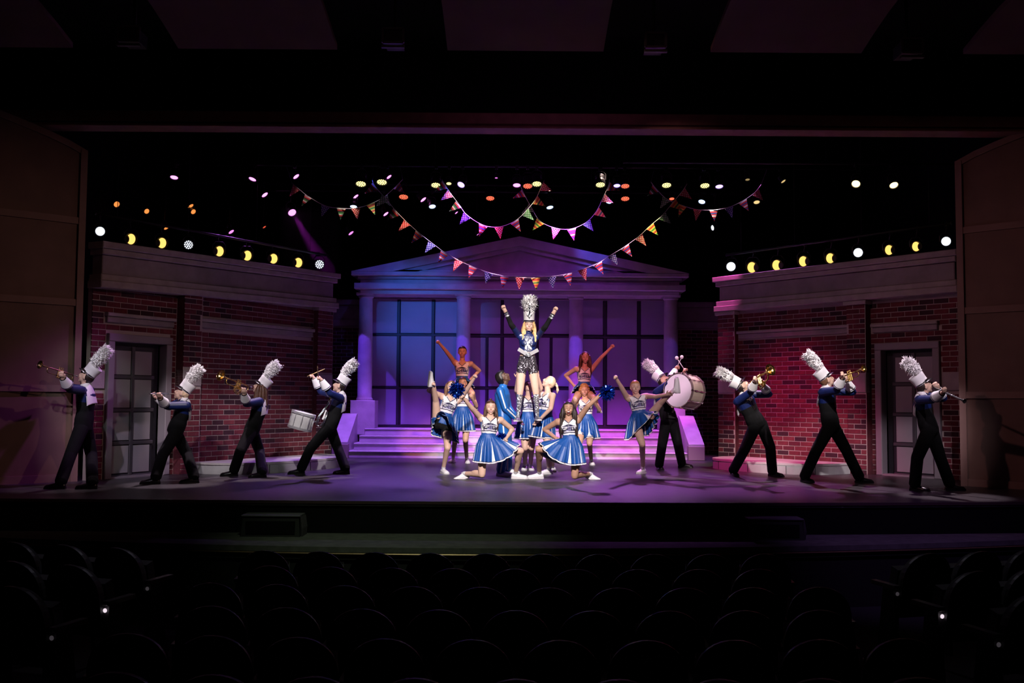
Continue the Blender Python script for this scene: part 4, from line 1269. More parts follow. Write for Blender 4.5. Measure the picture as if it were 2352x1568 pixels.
    for sg in (-1, 1):
        p = face_pt(sg * .032, .006)
        e = MB().ell(p - HF * .002, HR * .0125, HF * .005, HU * .0062, 10, 6).build('eye', M_eyew, root, smooth=True)
        MB().ell(p + HF * .0025, HR * .0062, HF * .003, HU * .0062, 8, 6).build('iris', M_eyed, e, smooth=True)
        MB().tube([face_pt(sg * x, z, .001) for x, z in ((.016, .028), (.032, .033), (.05, .026))], [.0022, .0030, .0015], 5).build('eyebrow', HAIR[hair[1]] if hair[1] not in ('blonde', 'pale') else HAIR['lightbrown'], root)
    lipm = M_lipd if skin == 'dark' else M_lip
    if mouth == 'smile':
        w_ = .028; zc = -.060
        up = [(-w_ + 2 * w_ * i / 8) for i in range(9)]
        vs = []; 
        for x in up:
            q = 1 - (x / w_) ** 2
            vs += [face_pt(x, zc + .008 * (1 - q) + .004, .003), face_pt(x, zc + .008 * (1 - q) - .013 * q, .003)]
        fs = [(2 * i, 2 * i + 1, 2 * i + 3, 2 * i + 2) for i in range(8)]
        mo = MB().add(vs, fs).build('teeth', M_teeth, root)
        MB().tube([vs[2 * i] + HF * .001 for i in range(9)], .0022, 5).tube([vs[2 * i + 1] + HF * .001 for i in range(9)], [.0015, .002, .0026, .003, .0034, .003, .0026, .002, .0015], 5).build('lips', lipm, root)
    elif mouth == 'open':
        c = face_pt(0, -.066)
        m0 = MB().ell(c - HF * .005, HR * .026, HF * .010, HU * .021, 14, 8).build('open_mouth', M_mouth, root, smooth=True)
        MB().ell(c + HF * .002 + HU * .014, HR * .023, HF * .006, HU * .006, 10, 6).build('teeth', M_teeth, m0, smooth=True)
        MB().tube([c + HR * (.026 * math.cos(a)) + HU * (.021 * math.sin(a)) + HF * .002 for a in [2 * PI * i / 18 for i in range(19)]], .0028, 5).build('lips', lipm, root)
    else:
        MB().tube([face_pt(x, -.060, .001) for x in (-.02, -.01, 0, .01, .02)], [.002, .005, .0058, .005, .002], 6).build('lips', lipm, root)
    # hair
    st, hcol, hl = hair
    if st:
        hm = hair_mesh(hc, HF, HU, HR, st, hl, k, seed)
        ho = hm.build('hair', HAIR[hcol], root, smooth=True)
    # shoes
    for i, sd in enumerate(('L', 'R')):
        hip, kn, an = B.leg[sd]
        ft = feet[i]
        if isinstance(ft, (int, float)):
            a = math.radians(ft); toe = V((math.sin(a), -math.cos(a), 0)); up = V((0, 0, 1))
        else: toe, up = V(ft[0]), V(ft[1])
        if band: shoe(root, an, toe, up, M_shoeblk, M_shoeblk, 1.12)
        elif kind == 'major': shoe(root, an, toe, up, M_seqs, M_sole, .95, 'boot_foot')
        else: shoe(root, an, toe, up, M_sneaker, M_sole, 1.05 if not male else 1.15)
    # outfits
    if cheer:
        thighs = [B.leg['L'][:2], B.leg['R'][:2]]
        skirt(B, thighs, skirt_l)
        cheer_print(B, bv)
        if st in ('halfup', 'bun'): pass
    if band:
        if hat: shako(root, hc, HF, HU, HR, seed, plume_l, curl=curl, tip=tip)
        for sd in ('L', 'R'):
            sh, el, wr = hd[sd]; d = (el - wr).normalized()
            x, y, _ = frame(d); y = d.cross(x)
            prof = [(.046, -.004), (.048, .0), (.078, .155), (.080, .160), (.070, .158), (.045, .03)]
            cf = MB().lathe(prof, wr + d * -.005, d, 18, cap=False).build('gauntlet_cuff', M_white, root, smooth=False)
            auto_smooth(cf, 50)
            MB().lathe([(.0765, .140), (.0785, .141), (.0805, .150), (.0785, .149)], wr - d * .005, d, 18, cap=False).build('cuff_trim', M_navytrim, cf)
        # white collar and shoulder cape
        MB().lathe([(.066, -.02), (.070, -.02), (.066, .055), (.060, .055)], N - U * .01 - F * .002, (nk - N), 18, cap=False).build('collar', M_white, root, smooth=True)
        vs = []; nu_, nv_ = 12, 7
        for off in (0, .012):
            for j in range(nv_ + 1):
                v_ = j / nv_
                for i in range(nu_ + 1):
                    u_ = -1 + 2 * i / nu_
                    wd = (.10 + .105 * v_ ** .6) * k
                    lift = .055 * math.cos(u_ * 1.3) * (1 - v_)
                    p = N + R * (u_ * wd) - F * ((.015 + .135 * v_ ** .55) * (1 - .32 * u_ * u_) - off) + U * (-.005 - .035 * u_ * u_ - .22 * v_ ** 1.3 + lift - off)
                    vs.append(p - F * .006)
        fs = []; W_ = nu_ + 1; O_ = W_ * (nv_ + 1)
        for j in range(nv_):
            for i in range(nu_):
                a = j * W_ + i
                fs += [(a, a + 1, a + 1 + W_, a + W_), (O_ + a, O_ + a + W_, O_ + a + W_ + 1, O_ + a + 1)]
        MB().add(vs, fs).build('shoulder_cape', M_white, root, smooth=True)
        O = P + U * (SL * .70)
        for q in range(4):
            strip(bv, O, -R, U, F, [(-.045 + .03 * q, .12), (-.04 + .026 * q, -.02), (-.036 + .024 * q, -.14)], .006, 'chest_stripe', M_silver, root, .006)
        strip(bv, O, -R, U, F, [(-.10, .10), (0, .035), (.10, .10)], .014, 'chest_chevron', M_silver, root, .008)
    if kind == 'track':
        bvh = bv
        for sd in ('L', 'R'):
            sg = -1 if sd == 'L' else 1
            sh, el, wr = hd[sd]
            outv = R * sg
            for (a, b, ra, rb) in ((sh, el, .062, .058), (el, wr, .056, .05)):
                d = (b - a).normalized(); o = (V((0, -1, .25)) - d * V((0, -1, .25)).dot(d)).normalized(); s_ = d.cross(o)
                MB().obox((a + b) / 2 + o * (ra + .001), d * ((b - a).length / 2), s_ * .011, o * .006).build('sleeve_stripe', M_white, root)
            hip, kn, an = B.leg[sd]
            for (a, b, ra, rb) in ((hip, kn, .094, .08), (kn, an, .078, .076)):
                d = (b - a).normalized(); o = (V((0, -1, 0)) - d * V((0, -1, 0)).dot(d)).normalized(); s_ = d.cross(o)
                MB().obox((a + b) / 2 + o * ((ra + rb) / 2 + .0), d * ((b - a).length / 2), s_ * .012, o * .008).build('leg_stripe', M_white, root)
        MB().lathe([(.066, -.02), (.072, -.02), (.064, .05), (.058, .05)], N - U * .01, (nk - N), 18, cap=False).build('jacket_collar', M_track, root, smooth=True)
    return B

# ------------------------------------------------------------------ centre group
GC = 'cheerleaders'
UPZ = V((0, 0, 1))
kickL = person('cheerleader left of centre kicking one leg straight up, face hidden by a pompom', 16.95, 'cheer', 12, (1017, 972), (1036, 909), (1036, 889), 5, 5,
    {'R': ((985, 896, 'n'), (994, 883, 'n')), 'L': ((1074, 892, 'n'), (1089, 868, 'n'))},
    {'R': ((1001, 921, 'n'), (995, 880, 'n')), 'L': ((1028, 1028, 'n'), (1018, 1076, 'g'))}, 'fair', ('wavy', 'lightbrown', .20), 1.0,
    hands=('fist', 'grip'), feet=(25, ((.12, -.15, 1), (1, .35, 0))), hang=True, grp=GC, seed=11)
baseL = person('cheerleader left of centre carrying another on her shoulders', 18.9, 'cheer', 0, (1062, 957), (1062, 897), (1062.7, 879), 0, 0,
    {'R': ((1041, 928, 'n'), (1041, 911, 'n')), 'L': ((1094, 932, 'n'), (1085, 915, 'n'))},
    {'R': ((1045, 1010, 'n'), (1041, 1052, 'g')), 'L': ((1069, 1010, 'n'), (1072, 1053, 'g'))}, 'tan', ('bun', 'brown', .1), 1.0, hands=('grip', 'grip'),
    palm=((0, 1, 0), (0, 1, 0)), feet=(10, -15), grp=GC, seed=12)
sitL = person('cheerleader sitting on shoulders at left, fist punched out to the left', 19.15, 'cheer', 0, (1061, 886), (1062, 829), (1062, 808), 0, 0,
    {'R': ((1026, 808, 'n'), (1009, 788, 'n')), 'L': ((1101, 851, 'f'), (1081, 871, 'n'))},
    {'R': ((1043, 905, -.50), (1031, 930, -.12)), 'L': ((1085, 903, -.50), (1092, 930, -.12))}, 'tan', ('bun', 'dark', .1), .97,
    feet=(0, 0), grp=GC, seed=13, skirt_l=.19)
kneelL = person('cheerleader kneeling front left of centre with long brown hair and raised pompom', 15.65, 'cheer', 8, (1121, 1020), (1126, 956), (1127, 935), 5, 0,
    {'R': ((1083, 936, 'n'), (1065, 914, 'n')), 'L': ((1177, 986, 'f'), (1163, 1006, 'n'))},
    {'R': ((1107, 1089, -.03), (1066, 1087, 'g')), 'L': ((1196, 1035, 'n'), (1184, 1087, 'g'))}, 'fair', ('halfup', 'brown', .36), 1.0,
    hands=('fist', 'fist'), feet=(78, ((-1, .1, -.28), (-.28, 0, .95))), hang=True, grp=GC, seed=14)
kneelR = person('laughing cheerleader kneeling front right of centre with long curly dark hair', 15.6, 'cheer', -8, (1311, 1023), (1306, 960), (1306, 938), -3, 4,
    {'R': ((1251, 986, 'f'), (1277, 1006, 'n')), 'L': ((1352, 931, 'n'), (1380, 906, 'n'))},
    {'L': ((1320, 1092, -.03), (1356, 1088, 'g')), 'R': ((1237, 1031, 'n'), (1239, 1087, 'g'))}, 'brown', ('curly_long', 'dark', .46), 1.02,
    hands=('fist', 'fist'), feet=(((1, .1, -.28), (.28, 0, .95)), -78), mouth='open', hang=True, grp=GC, seed=15)
major = person('majorette in silver boots and sequin shorts lifted high with both fists raised', 16.6, 'major', 3, (1211, 836), (1213.5, 766), (1215, 746), 2, 0,
    {'R': ((1174, 745, 'n'), (1159.5, 712, 'n')), 'L': ((1253, 750, 'n'), (1273, 716, 'n'))},
    {'R': ((1194, 903, 'n'), (1190, 957, -.02)), 'L': ((1231, 903, 'n'), (1234, 955, -.02))}, 'fair', ('major', 'blonde', .30), 1.0,
    palm=((0, -1, 0), (0, -1, 0)), feet=(12, -15), grp='majorette', seed=16)
trackman = person('man in a blue tracksuit looking up beside the lifted majorette', 16.75, 'track', 78, (1158, 967), (1154, 889), (1156, 867), 80, 42,
    {'R': ((1161, 938, 'n'), (1182, 958, -.08)), 'L': ((1168, 935, .22), (1188, 961, .10))},
    {'R': ((1160, 1025, 'n'), (1150, 1081, 'g')), 'L': ((1166, 1025, 'f'), (1166, 1076, 'g'))}, 'dark', ('afro', 'black', .1), 1.06, male=True,
    hands=('flat', 'flat'), palm=((0, 0, 1), (0, 0, 1)), feet=(80, 78), mouth='closed', grp='lifters', seed=17)
baseC = person('cheerleader behind the majorette looking up with both arms raised to steady her', 17.3, 'cheer', 0, (1214, 969), (1214, 909), (1214, 889), 0, 40,
    {'R': ((1186, 896, 'n'), (1189, 868, 'n')), 'L': ((1244, 893, 'n'), (1236, 866, 'n'))},
    {'R': ((1206, 1028, 'n'), (1206, 1068, 'g')), 'L': ((1221, 1028, 'n'), (1219, 1068, 'g'))}, 'fair', ('short', 'dark', .1), 1.0,
    hands=('flat', 'flat'), feet=(5, -8), mouth='closed', grp=GC, seed=18)
blonde = person('blonde cheerleader with a ponytail looking up beside the lifted majorette', 16.82, 'cheer', -62, (1250, 968), (1259, 900), (1261, 878), -80, 36,
    {'L': ((1265, 938, 'n'), (1242, 961, -.24)), 'R': ((1246, 930, .1), (1233, 963, -.10))},
    {'L': ((1258, 1029, 'n'), (1261, 1077, 'g')), 'R': ((1264, 1028, 'f'), (1269, 1073, 'g'))}, 'fair', ('pony', 'pale', .17), 1.02,
    hands=('flat', 'flat'), palm=((0, 0, 1), (0, 0, 1)), feet=(-55, -50), mouth='closed', grp=GC, seed=19)
baseR = person('curly-haired cheerleader right of centre carrying another on her shoulders', 18.9, 'cheer', 0, (1347, 974), (1344, 915), (1342, 896), 0, 0,
    {'R': ((1318, 941, 'n'), (1321, 925, 'n')), 'L': ((1377, 941, 'n'), (1366, 925, 'n'))},
    {'R': ((1331, 1018, 'n'), (1331, 1056, 'g')), 'L': ((1354, 1018, 'n'), (1358, 1057, 'g'))}, 'tan', ('curly', 'ginger', .1), 1.0, hands=('grip', 'grip'),
    palm=((0, 1, 0), (0, 1, 0)), feet=(5, -10), grp=GC, seed=20)
sitR = person('cheerleader with long hair sitting on shoulders at right, fist punched out to the right', 19.15, 'cheer', 0, (1341, 899), (1343, 842), (1344, 821), 0, 0,
    {'R': ((1299, 862, 'f'), (1317, 884, 'n')), 'L': ((1382, 820, 'n'), (1403, 799, 'n'))},
    {'R': ((1321, 916, -.50), (1309, 940, -.12)), 'L': ((1364, 913, -.50), (1376, 938, -.12))}, 'tan', ('wavy', 'brown', .31), .97,
    feet=(0, 0), grp=GC, seed=21, skirt_l=.19)
kickR = person('cheerleader right of centre kicking one leg out towards the bass drum', 16.6, 'cheer', 5, (1471, 964), (1462, 907), (1459, 889), 3, 0,
    {'R': ((1427, 889, 'n'), (1415.5, 869, 'n')), 'L': ((1506, 911, 'n'), (1531, 906, 'n'))},
    {'L': ((1516, 926, 'n'), (1549, 895, 'n')), 'R': ((1475, 1020, 'n'), (1477, 1076, 'g'))}, 'fair', ('bun', 'ginger', .1), 1.0,
    hands=('flat', 'fist'), feet=(((-.15, -.1, 1), (-1, -.25, .1)), -35), hang=True, grp=GC, seed=22)

# majorette's own costume
B = major
O = B.P + B.U * (B.SL * .68)
for q in range(5):
    strip(B.bvh, O, -B.R, B.U, B.F, [((-.060 + .030 * q), .12), ((-.054 + .027 * q), .0), ((-.046 + .023 * q), -.15)], .0065, 'chest_stripe', M_seqs, B.root, .005)
vs, fs = text_mesh('K')
decal(B.bvh, O, -B.R, B.U, B.F, [(x * .12 + .012, y * .16 - .02) for x, y in vs], fs, 'chest_letter', mat('letter_silver', (.85, .85, .88), .4, metal=.2), B.root, .014)
bo = B.P + B.U * (B.SL * .30) + B.F * .13
for sg in (-1, 1):
    MB().obox(bo + B.R * (sg * .075) + B.U * .035 - B.F * .02, (B.R * sg * .95 + B.U * .55).normalized() * .105, (B.U * .95 - B.R * sg * .55).normalized() * .03, B.F * .012).build('belt_wing', mat('belt_silver', (.17, .165, .175), .45, metal=.4), B.root)
MB().ell(bo + B.F * .012 - B.U * .005, B.R * .042, B.F * .02, B.U * .038, 10, 6).build('belt_buckle', M_seqs, B.root)
shako(B.root, B.hc, B.HF, B.HU, B.HR, 5, .32, True, .16)
for sg in (-1, 1):
    MB().ell(B.P + B.U * (B.SL * .93) + B.R * (sg * .13), B.R * .07, B.F * .065, B.U * .03, 12, 6).build('epaulette', M_white, B.root, smooth=True)

# ------------------------------------------------------------------ marching band
GB = 'marching band'
trL = person('bandsman at far left playing a trumpet to the left, white plume lit pale green', 14.35, 'band', -85, (192, 976), (197, 888), (199, 865), -88, 30,  # the green is the tint of his front spot
    {'L': ((160, 893, 'n'), (145, 869, 'n')), 'R': ((162, 890, .30), (143, 867, .16))},
    {'L': ((162, 1044, 'n'), (139, 1108, 'g')), 'R': ((210, 1044, 'f'), (212, 1108, 'g'))}, 'fair', ('short', 'dark', .1), 1.0,
    hands=('grip', 'grip'), palm=((0, .6, .4), (0, -.6, .4)), feet=(-85, -75), mouth='closed', grp=GB, seed=31, plume_l=.40, curl=.1)
flute = person('band flautist in front of the left glazed door', 15.1, 'band', -60, (404, 985), (425, 920), (418, 903), -76, 26,
    {'L': ((383, 932, 'n'), (369, 915, 'n')), 'R': ((388, 934, .28), (360, 914, .10))},
    {'L': ((374, 1044, 'n'), (357, 1098, 'g')), 'R': ((430, 1044, 'f'), (446, 1096, 'g'))}, 'fair', ('short', 'pale', .1), .98,
    hands=('grip', 'grip'), palm=((0, .5, .5), (0, -.5, .5)), feet=(-80, -60), mouth='closed', grp=GB, seed=32, plume_l=.35, curl=.3)
mello = person('band horn player with long dark red hair before the left brick wall', 16.3, 'band', -85, (579, 985), (603, 913), (598, 890), -88, 28,
    {'L': ((566, 927, 'n'), (561, 905, 'n')), 'R': ((570, 925, .25), (556, 903, .12))},
    {'L': ((552, 1036, 'n'), (537, 1081, 'g')), 'R': ((596, 1036, 'f'), (602, 1084, 'g'))}, 'fair', ('long', 'brown', .36), 1.0,
    hands=('grip', 'grip'), palm=((0, .5, .5), (0, -.5, .5)), feet=(-75, -65), mouth='closed', grp=GB, seed=33, plume_l=.37, curl=.15)
snare_p = person('band snare drummer left of the steps, arms and sticks raised', 16.8, 'band', -80, (758, 974), (785, 906), (780, 886), -85, 22,
    {'L': ((757, 903, 'n'), (739, 874, 'n')), 'R': ((737, 899, .30), (722, 870, .22))},
    {'L': ((713, 1030, 'n'), (691, 1077, 'g')), 'R': ((775, 1027, 'f'), (794, 1077, 'g'))}, 'fair', ('short', 'dark', .1), 1.0,
    hands=('fist', 'fist'), feet=(-85, -80), mouth='smile', grp=GB, seed=34, plume_l=.37, curl=.45)
bass_p = person('band bass drummer behind the kicking cheerleader, mallets crossed overhead', 17.45, 'band', 45, (1536, 960), (1521, 893), (1524, 874), 55, 42,
    {'R': ((1536, 880, -.28), (1551, 850, -.18)), 'L': ((1566, 885, .05), (1571, 857, .0))},
    {'R': ((1521, 1020, 'n'), (1514, 1067, 'g')), 'L': ((1556, 1015, 'n'), (1566, 1063, 'g'))}, 'tan', ('short', 'dark', .1), 1.0,
    hands=('fist', 'fist'), feet=(75, 5), mouth='closed', grp=GB, seed=35, plume_l=.37, curl=.1)
bari = person('band baritone player leaning far back before the right brick wall', 16.3, 'band', 40, (1738, 972), (1706, 908), (1705, 887), 84, 52,
    {'R': ((1724, 900, 'n'), (1734, 878, 'n')), 'L': ((1766, 905, .05), (1751, 884, -.12))},
    {'R': ((1709, 1034, 'n'), (1684, 1080, 'g')), 'L': ((1769, 1026, 'n'), (1774, 1082, 'g'))}, 'fair', ('short', 'dark', .1), 1.02,
    hands=('grip', 'grip'), palm=((.3, .5, .5), (-.3, -.5, .5)), feet=(45, 5), mouth='closed', grp=GB, seed=36, plume_l=.36, curl=.1)
trR = person('bandsman playing a trumpet to the right in a wide stride', 15.25, 'band', 55, (1908, 974), (1897, 891), (1899, 873), 88, 30,
    {'R': ((1921, 896, 'n'), (1934, 869, 'n')), 'L': ((1958, 900, .12), (1945, 875, .02))},
    {'R': ((1875, 1035, 'n'), (1848, 1094, 'g')), 'L': ((1944, 1034, 'f'), (1974, 1096, 'g'))}, 'fair', ('short', 'lightbrown', .1), 1.02,
    hands=('grip', 'grip'), palm=((.3, .5, .5), (-.3, -.5, .5)), feet=(85, 20), mouth='closed', grp=GB, seed=37, plume_l=.40, curl=.1)
clar = person('band clarinettist at far right before the right glazed door', 14.15, 'band', 55, (2134, 984), (2116, 907), (2122, 887), 86, 26,
    {'R': ((2141, 917, 'n'), (2163, 903, 'n')), 'L': ((2166, 914, .22), (2154, 893, .08))},
    {'R': ((2107, 1050, 'n'), (2101, 1113, 'g')), 'L': ((2159, 1050, 'f'), (2182, 1112, 'g'))}, 'fair', ('short', 'dark', .1), 1.0,
    hands=('grip', 'grip'), palm=((0, .6, .4), (0, -.6, .4)), feet=(85, 45), mouth='closed', grp=GB, seed=38, plume_l=.33, curl=.55)

# ------------------------------------------------------------------ instruments
M_blackw = mat('clarinet_wood', (.012, .011, .012), .25)
M_chrome = mat('chrome_tube', (.72, .72, .74), .15, metal=1)
M_drumw = mat('drum_shell_white', (.66, .65, .64), .25)
M_drumc = mat('drum_shell_cream', (.62, .56, .40), .3)
M_head = mat('drum_head', (.72, .70, .74), .5)
M_stick = mat('drumstick_wood', (.65, .42, .20), .5)
M_felt = mat('mallet_felt', (.72, .66, .68), .9)

def mouth_of(B, x=.115): return B.hc + B.HF * x - B.HU * .058

def arc(c, a, b, r, t0, t1, n=8):
    return [c + a * (r * math.cos(t0 + (t1 - t0) * i / n)) + b * (r * math.sin(t0 + (t1 - t0) * i / n)) for i in range(n + 1)]

def brass(name, label, mouth, bell, m, bell_r, bore, valve_t, loop_h, coil=0.0, flare=.28):
    d = bell - mouth; L = d.length; d = d.normalized()
    s = d.cross(V((0, 0, 1))).normalized(); u = s.cross(d)
    e = empty(name, mouth, label, 'instrument')
    MB().lathe([(.013, 0), (.014, .012), (.008, .025), (.005, .05), (.006, .09)], mouth, d, 12).build('mouthpiece', M_silver, e, smooth=True)
    vt = L * valve_t
    lo = -u * loop_h
    # lead pipe forward, tuning bow, return to the valves, bell tail bow and bell tube
    f = mouth + d * (L * .74)
    p1 = [mouth + d * .07, mouth + d * (L * .3), f] + arc(f + lo * .5, u, d, loop_h * .5, 0, PI, 8)[1:] + [mouth + d * vt + lo]
    MB().tube(p1, bore, 8).build('lead_pipe', m, e, smooth=True)
    bk = mouth + d * (L * .16) + s * .022
    p2 = [mouth + d * vt + lo + s * .022] + [bk + lo] + arc(bk + lo * .5, -u, -d, loop_h * .5, 0, PI, 8)[1:] + [bk + d * (L * .3), bk + d * (L * .5)]
    MB().tube(p2, bore * 1.05, 8).build('bell_bow', m, e, smooth=True)
    st = bk + d * (L * .46)
    bl = (bell - st); bd = bl.normalized(); BL = bl.length
    prof = [(bore * 1.05, 0), (bore * 1.3, BL * .35), (bore * 1.8, BL * .6), (bell_r * .42, BL * .82), (bell_r * .68, BL * .93), (bell_r, BL), (bell_r * .97, BL + .002), (bell_r * .64, BL * .935), (bell_r * .36, BL * .82), (bore, BL * .6)]
    b = MB().lathe(prof, st, bd, 24).build('bell', m, e, smooth=True)
    x_, y_, _ = frame(bd)
    MB().tube([bell + x_ * (bell_r * math.cos(a)) + bd.cross(x_) * (bell_r * math.sin(a)) for a in [2 * PI * i / 24 for i in range(25)]], .003, 5).build('bell_rim', m, b)
    for q in range(3):
        c = mouth + d * (vt + .028 * (q - 1)) + s * .011
        v = MB().lathe([(.0135, -.075), (.015, -.07), (.015, .05), (.0125, .053), (.005, .055), (.005, .075), (.011, .077), (.011, .084)], c + lo * .45, u, 10).build('valve', m, e, smooth=False)
    if coil:
        c = mouth + d * vt + lo * .8 - u * coil * .6
        MB().tube(arc(c, d, u, coil, 0, 2 * PI, 22), bore, 8).build('coil', m, e, smooth=True)
        MB().tube(arc(c - s * .03 + d * .02, d, u, coil * .72, 0, 2 * PI, 20), bore, 8).build('coil', m, e, smooth=True)
    return e

def hold(B, px, py, L, sg='n'):
    m0 = mouth_of(B); return m0, on_ray(px, py, m0, L, sg)

m0, b0 = hold(trL, 92, 837, .60, 'n'); brass('trumpet', 'dark brass trumpet played by the bandsman at far left', m0, b0, mat('dull_brass', (.40, .26, .14), .3, metal=1), .055, .0065, .45, .075)
m0, b0 = hold(mello, 507, 862, .66, 'n'); brass('mellophone', 'gold horn with a wide bell played before the left wall', m0, b0, M_gold, .088, .008, .42, .09, .075)
m0, b0 = hold(bari, 1770, 849, .60, 'n'); brass('baritone_horn', 'gold baritone horn with a wide bell pointed up right', m0, b0, M_gold, .095, .012, .48, .12, .06)
m0, b0 = hold(trR, 1984, 846, .58, 'n'); brass('trumpet', 'bright gold trumpet pointed right by the striding bandsman', m0, b0, M_gold, .055, .0065, .52, .075)

def woodwind(name, label, a, b, m, r, bell):
    d = (b - a).normalized(); L = (b - a).length; s = d.cross(UPZ).normalized(); u = s.cross(d)
    e = empty(name, a, label, 'instrument')
    prof = [(r * .5, 0), (r * .8, .03), (r, .08), (r, L - .06)] + ([(r * 1.4, L - .03), (r * 2.4, L), (r * 2.0, L), (r * .7, L - .04)] if bell else [(r, L)])
    MB().lathe(prof, a, d, 12).build('tube', m, e, smooth=True)
    for q in range(9):
        c = a + d * (L * (.3 + .065 * q)) + u * (r + .002)
        k = MB().lathe([(.0075, 0), (.0085, .002), (.0085, .005), (.003, .007)], c, u, 10).build('key', M_silver, e)
    MB().tube([a + d * (L * .28) + s * (r + .004), a + d * (L * .88) + s * (r + .004)], .0025, 5).build('key_rod', M_silver, e)
    for q in (.26, .6):
        MB().lathe([(r + .001, 0), (r + .003, .002), (r + .003, .012), (r + .001, .014)], a + d * (L * q), d, 12).build('ring', M_silver, e)
    return e
m0 = mouth_of(flute, .105); woodwind('flute', 'slim silver flute held out to the left', m0 + V((.02, 0, 0)), on_ray(343, 904, m0, .50, 'n'), M_silver, .0095, False)
m0 = mouth_of(clar, .10); woodwind('clarinet', 'black clarinet with silver keys pointed down right', m0, on_ray(2216, 921, m0, .60, 'n'), M_blackw, .014, True)

# snare drum on its carrier
e = empty('snare_drum', at(693, 965, 16.55), 'white marching snare drum with chrome hoops carried on a harness', 'drum')
ax = (V((.26, 0, 1))).normalized(); c = at(693, 966, 16.6); h = .25; r = .19
MB().lathe([(r, -h / 2), (r, h / 2)], c, ax, 32).build('shell', M_drumw, e)
x_, y_, _ = frame(ax); y_ = ax.cross(x_)
for sg, nm in ((1, 'top'), (-1, 'bottom')):
    MB().lathe([(r + .004, -.02), (r + .014, -.02), (r + .014, .02), (r + .004, .02)], c + ax * (sg * h / 2), ax, 32, cap=False).build('hoop', mat('drum_hardware', (.55, .54, .56), .35, metal=.5), e)
    MB().lathe([(r - .002, 0), (r - .002, .004)], c + ax * (sg * (h / 2 + .004)), ax, 32).build('drum_head', M_head, e)
for q in range(10):
    a = 2 * PI * q / 10 + .2; o = x_ * math.cos(a) + y_ * math.sin(a)
    rod = MB().tube([c + o * (r + .012) - ax * (h / 2), c + o * (r + .012) + ax * (h / 2)], .005, 6).build('tension_rod', mat('drum_hardware', (.55, .54, .56), .35, metal=.5), e)
    MB().obox(c + o * (r + .006), ax * .045, o * .009, ax.cross(o) * .008).build('lug', mat('drum_hardware', (.55, .54, .56), .35, metal=.5), rod)
B = snare_p
ch = B.P + B.U * (B.SL * .75) + B.F * .15
j0 = c + V((r + .05, -.05, .02))
for sy in (-.055, .055):
    o = V((0, sy, 0))
    MB().tube([ch + o, ch + o + V((-.03, 0, -.08)), at(733, 955, 16.6) + o, at(727, 975, 16.6) + o, at(735, 978, 16.6) + o, at(744, 970, 16.6) + o, at(752, 945, 16.6) + o], .009, 8).build('carrier_tube', M_chrome, e, smooth=True)
MB().tube([j0 + V((.06, -.0, -.02)), c + V((r, 0, -.02))], .014, 8).build('carrier_hook', M_chrome, e)
MB().obox(B.P + B.U * (B.SL * .22) + B.F * .145, B.F * .012, B.R * .07, B.U * .08).build('belly_plate', M_drumw, e)
MB().obox(ch - B.U * .0 + B.F * .01, B.F * .012, B.R * .06, B.U * .05).build('chest_plate', M_gold, e)
for (B_, sd, px, py, lab) in ((snare_p, 'L', 729, 840, 'pale drumstick held upright in the snare drummer\'s nearer hand'), (snare_p, 'R', 746, 847, 'dim drumstick slanting right from the snare drummer\'s farther hand')):
    sh, el, wr = B_.arm[sd]; g = wr + (wr - el).normalized() * .075 + B_.F * .02
    tip = on_ray(px, py, g, .30, 'n'); dd = (tip - g).normalized()
    st = empty('drumstick', g, lab, 'drumstick', 'snare drumsticks')
    MB().tube([g - dd * .09, g, tip - dd * .06, tip - dd * .02], [.0085, .0085, .007, .004], 8).build('shaft', M_stick, st, smooth=True)
    MB().ell(tip - dd * .012, *[v * .006 for v in frame(dd)[:2]], dd * .011, 8, 6).build('tip', M_stick, st, smooth=True)

# bass drum
e = empty('bass_drum', at(1572, 930, 17.1), 'large bass drum with pale heads and cream shell', 'drum')
ax = V((.72, .69, -.10)).normalized(); hc_ = at(1558, 896, 16.95); r = .285; dp = .34
MB().lathe([(r, 0), (r, dp)], hc_, ax, 40).build('shell', M_drumc, e)
x_, y_, _ = frame(ax); y_ = ax.cross(x_)
for q in (0, dp):
    MB().lathe([(r + .004, -.022), (r + .018, -.022), (r + .018, .022), (r + .004, .022)], hc_ + ax * q, ax, 40, cap=False).build('hoop', mat('drum_hoop', (.20, .15, .14), .35), e)
    MB().lathe([(r, 0), (r, .006)], hc_ + ax * (q - .006 if q == 0 else q), ax, 40).build('drum_head', M_head, e)
for q in range(10):
    a = 2 * PI * q / 10; o = x_ * math.cos(a) + y_ * math.sin(a)
    rod = MB().tube([hc_ + o * (r + .02) - ax * .03, hc_ + o * (r + .02) + ax * (dp + .03)], .006, 6).build('tension_rod', M_chrome, e)
    for t in (.10, dp - .10):
        MB().obox(hc_ + o * (r + .01) + ax * t, ax * .03, o * .012, ax.cross(o) * .011).build('lug', M_chrome, rod)
    for t in (-.02, dp + .02):
        MB().obox(hc_ + o * (r + .018) + ax * t, ax * .010, o * .012, ax.cross(o) * .014).build('claw', M_chrome, rod)
B = bass_p
MB().obox(B.P + B.U * (B.SL * .12) + V((.02, -.16, 0)), (.085, 0, 0), (0, .012, 0), (0, 0, .06)).build('belly_plate', M_chrome, e)
MB().tube([B.P + B.U * .1 + V((.06, -.17, 0)), B.P + B.U * .2 + V((.1, -.18, 0)), hc_ + ax * .1 - UPZ * .2], .012, 8).build('carrier_arm', M_chrome, e)
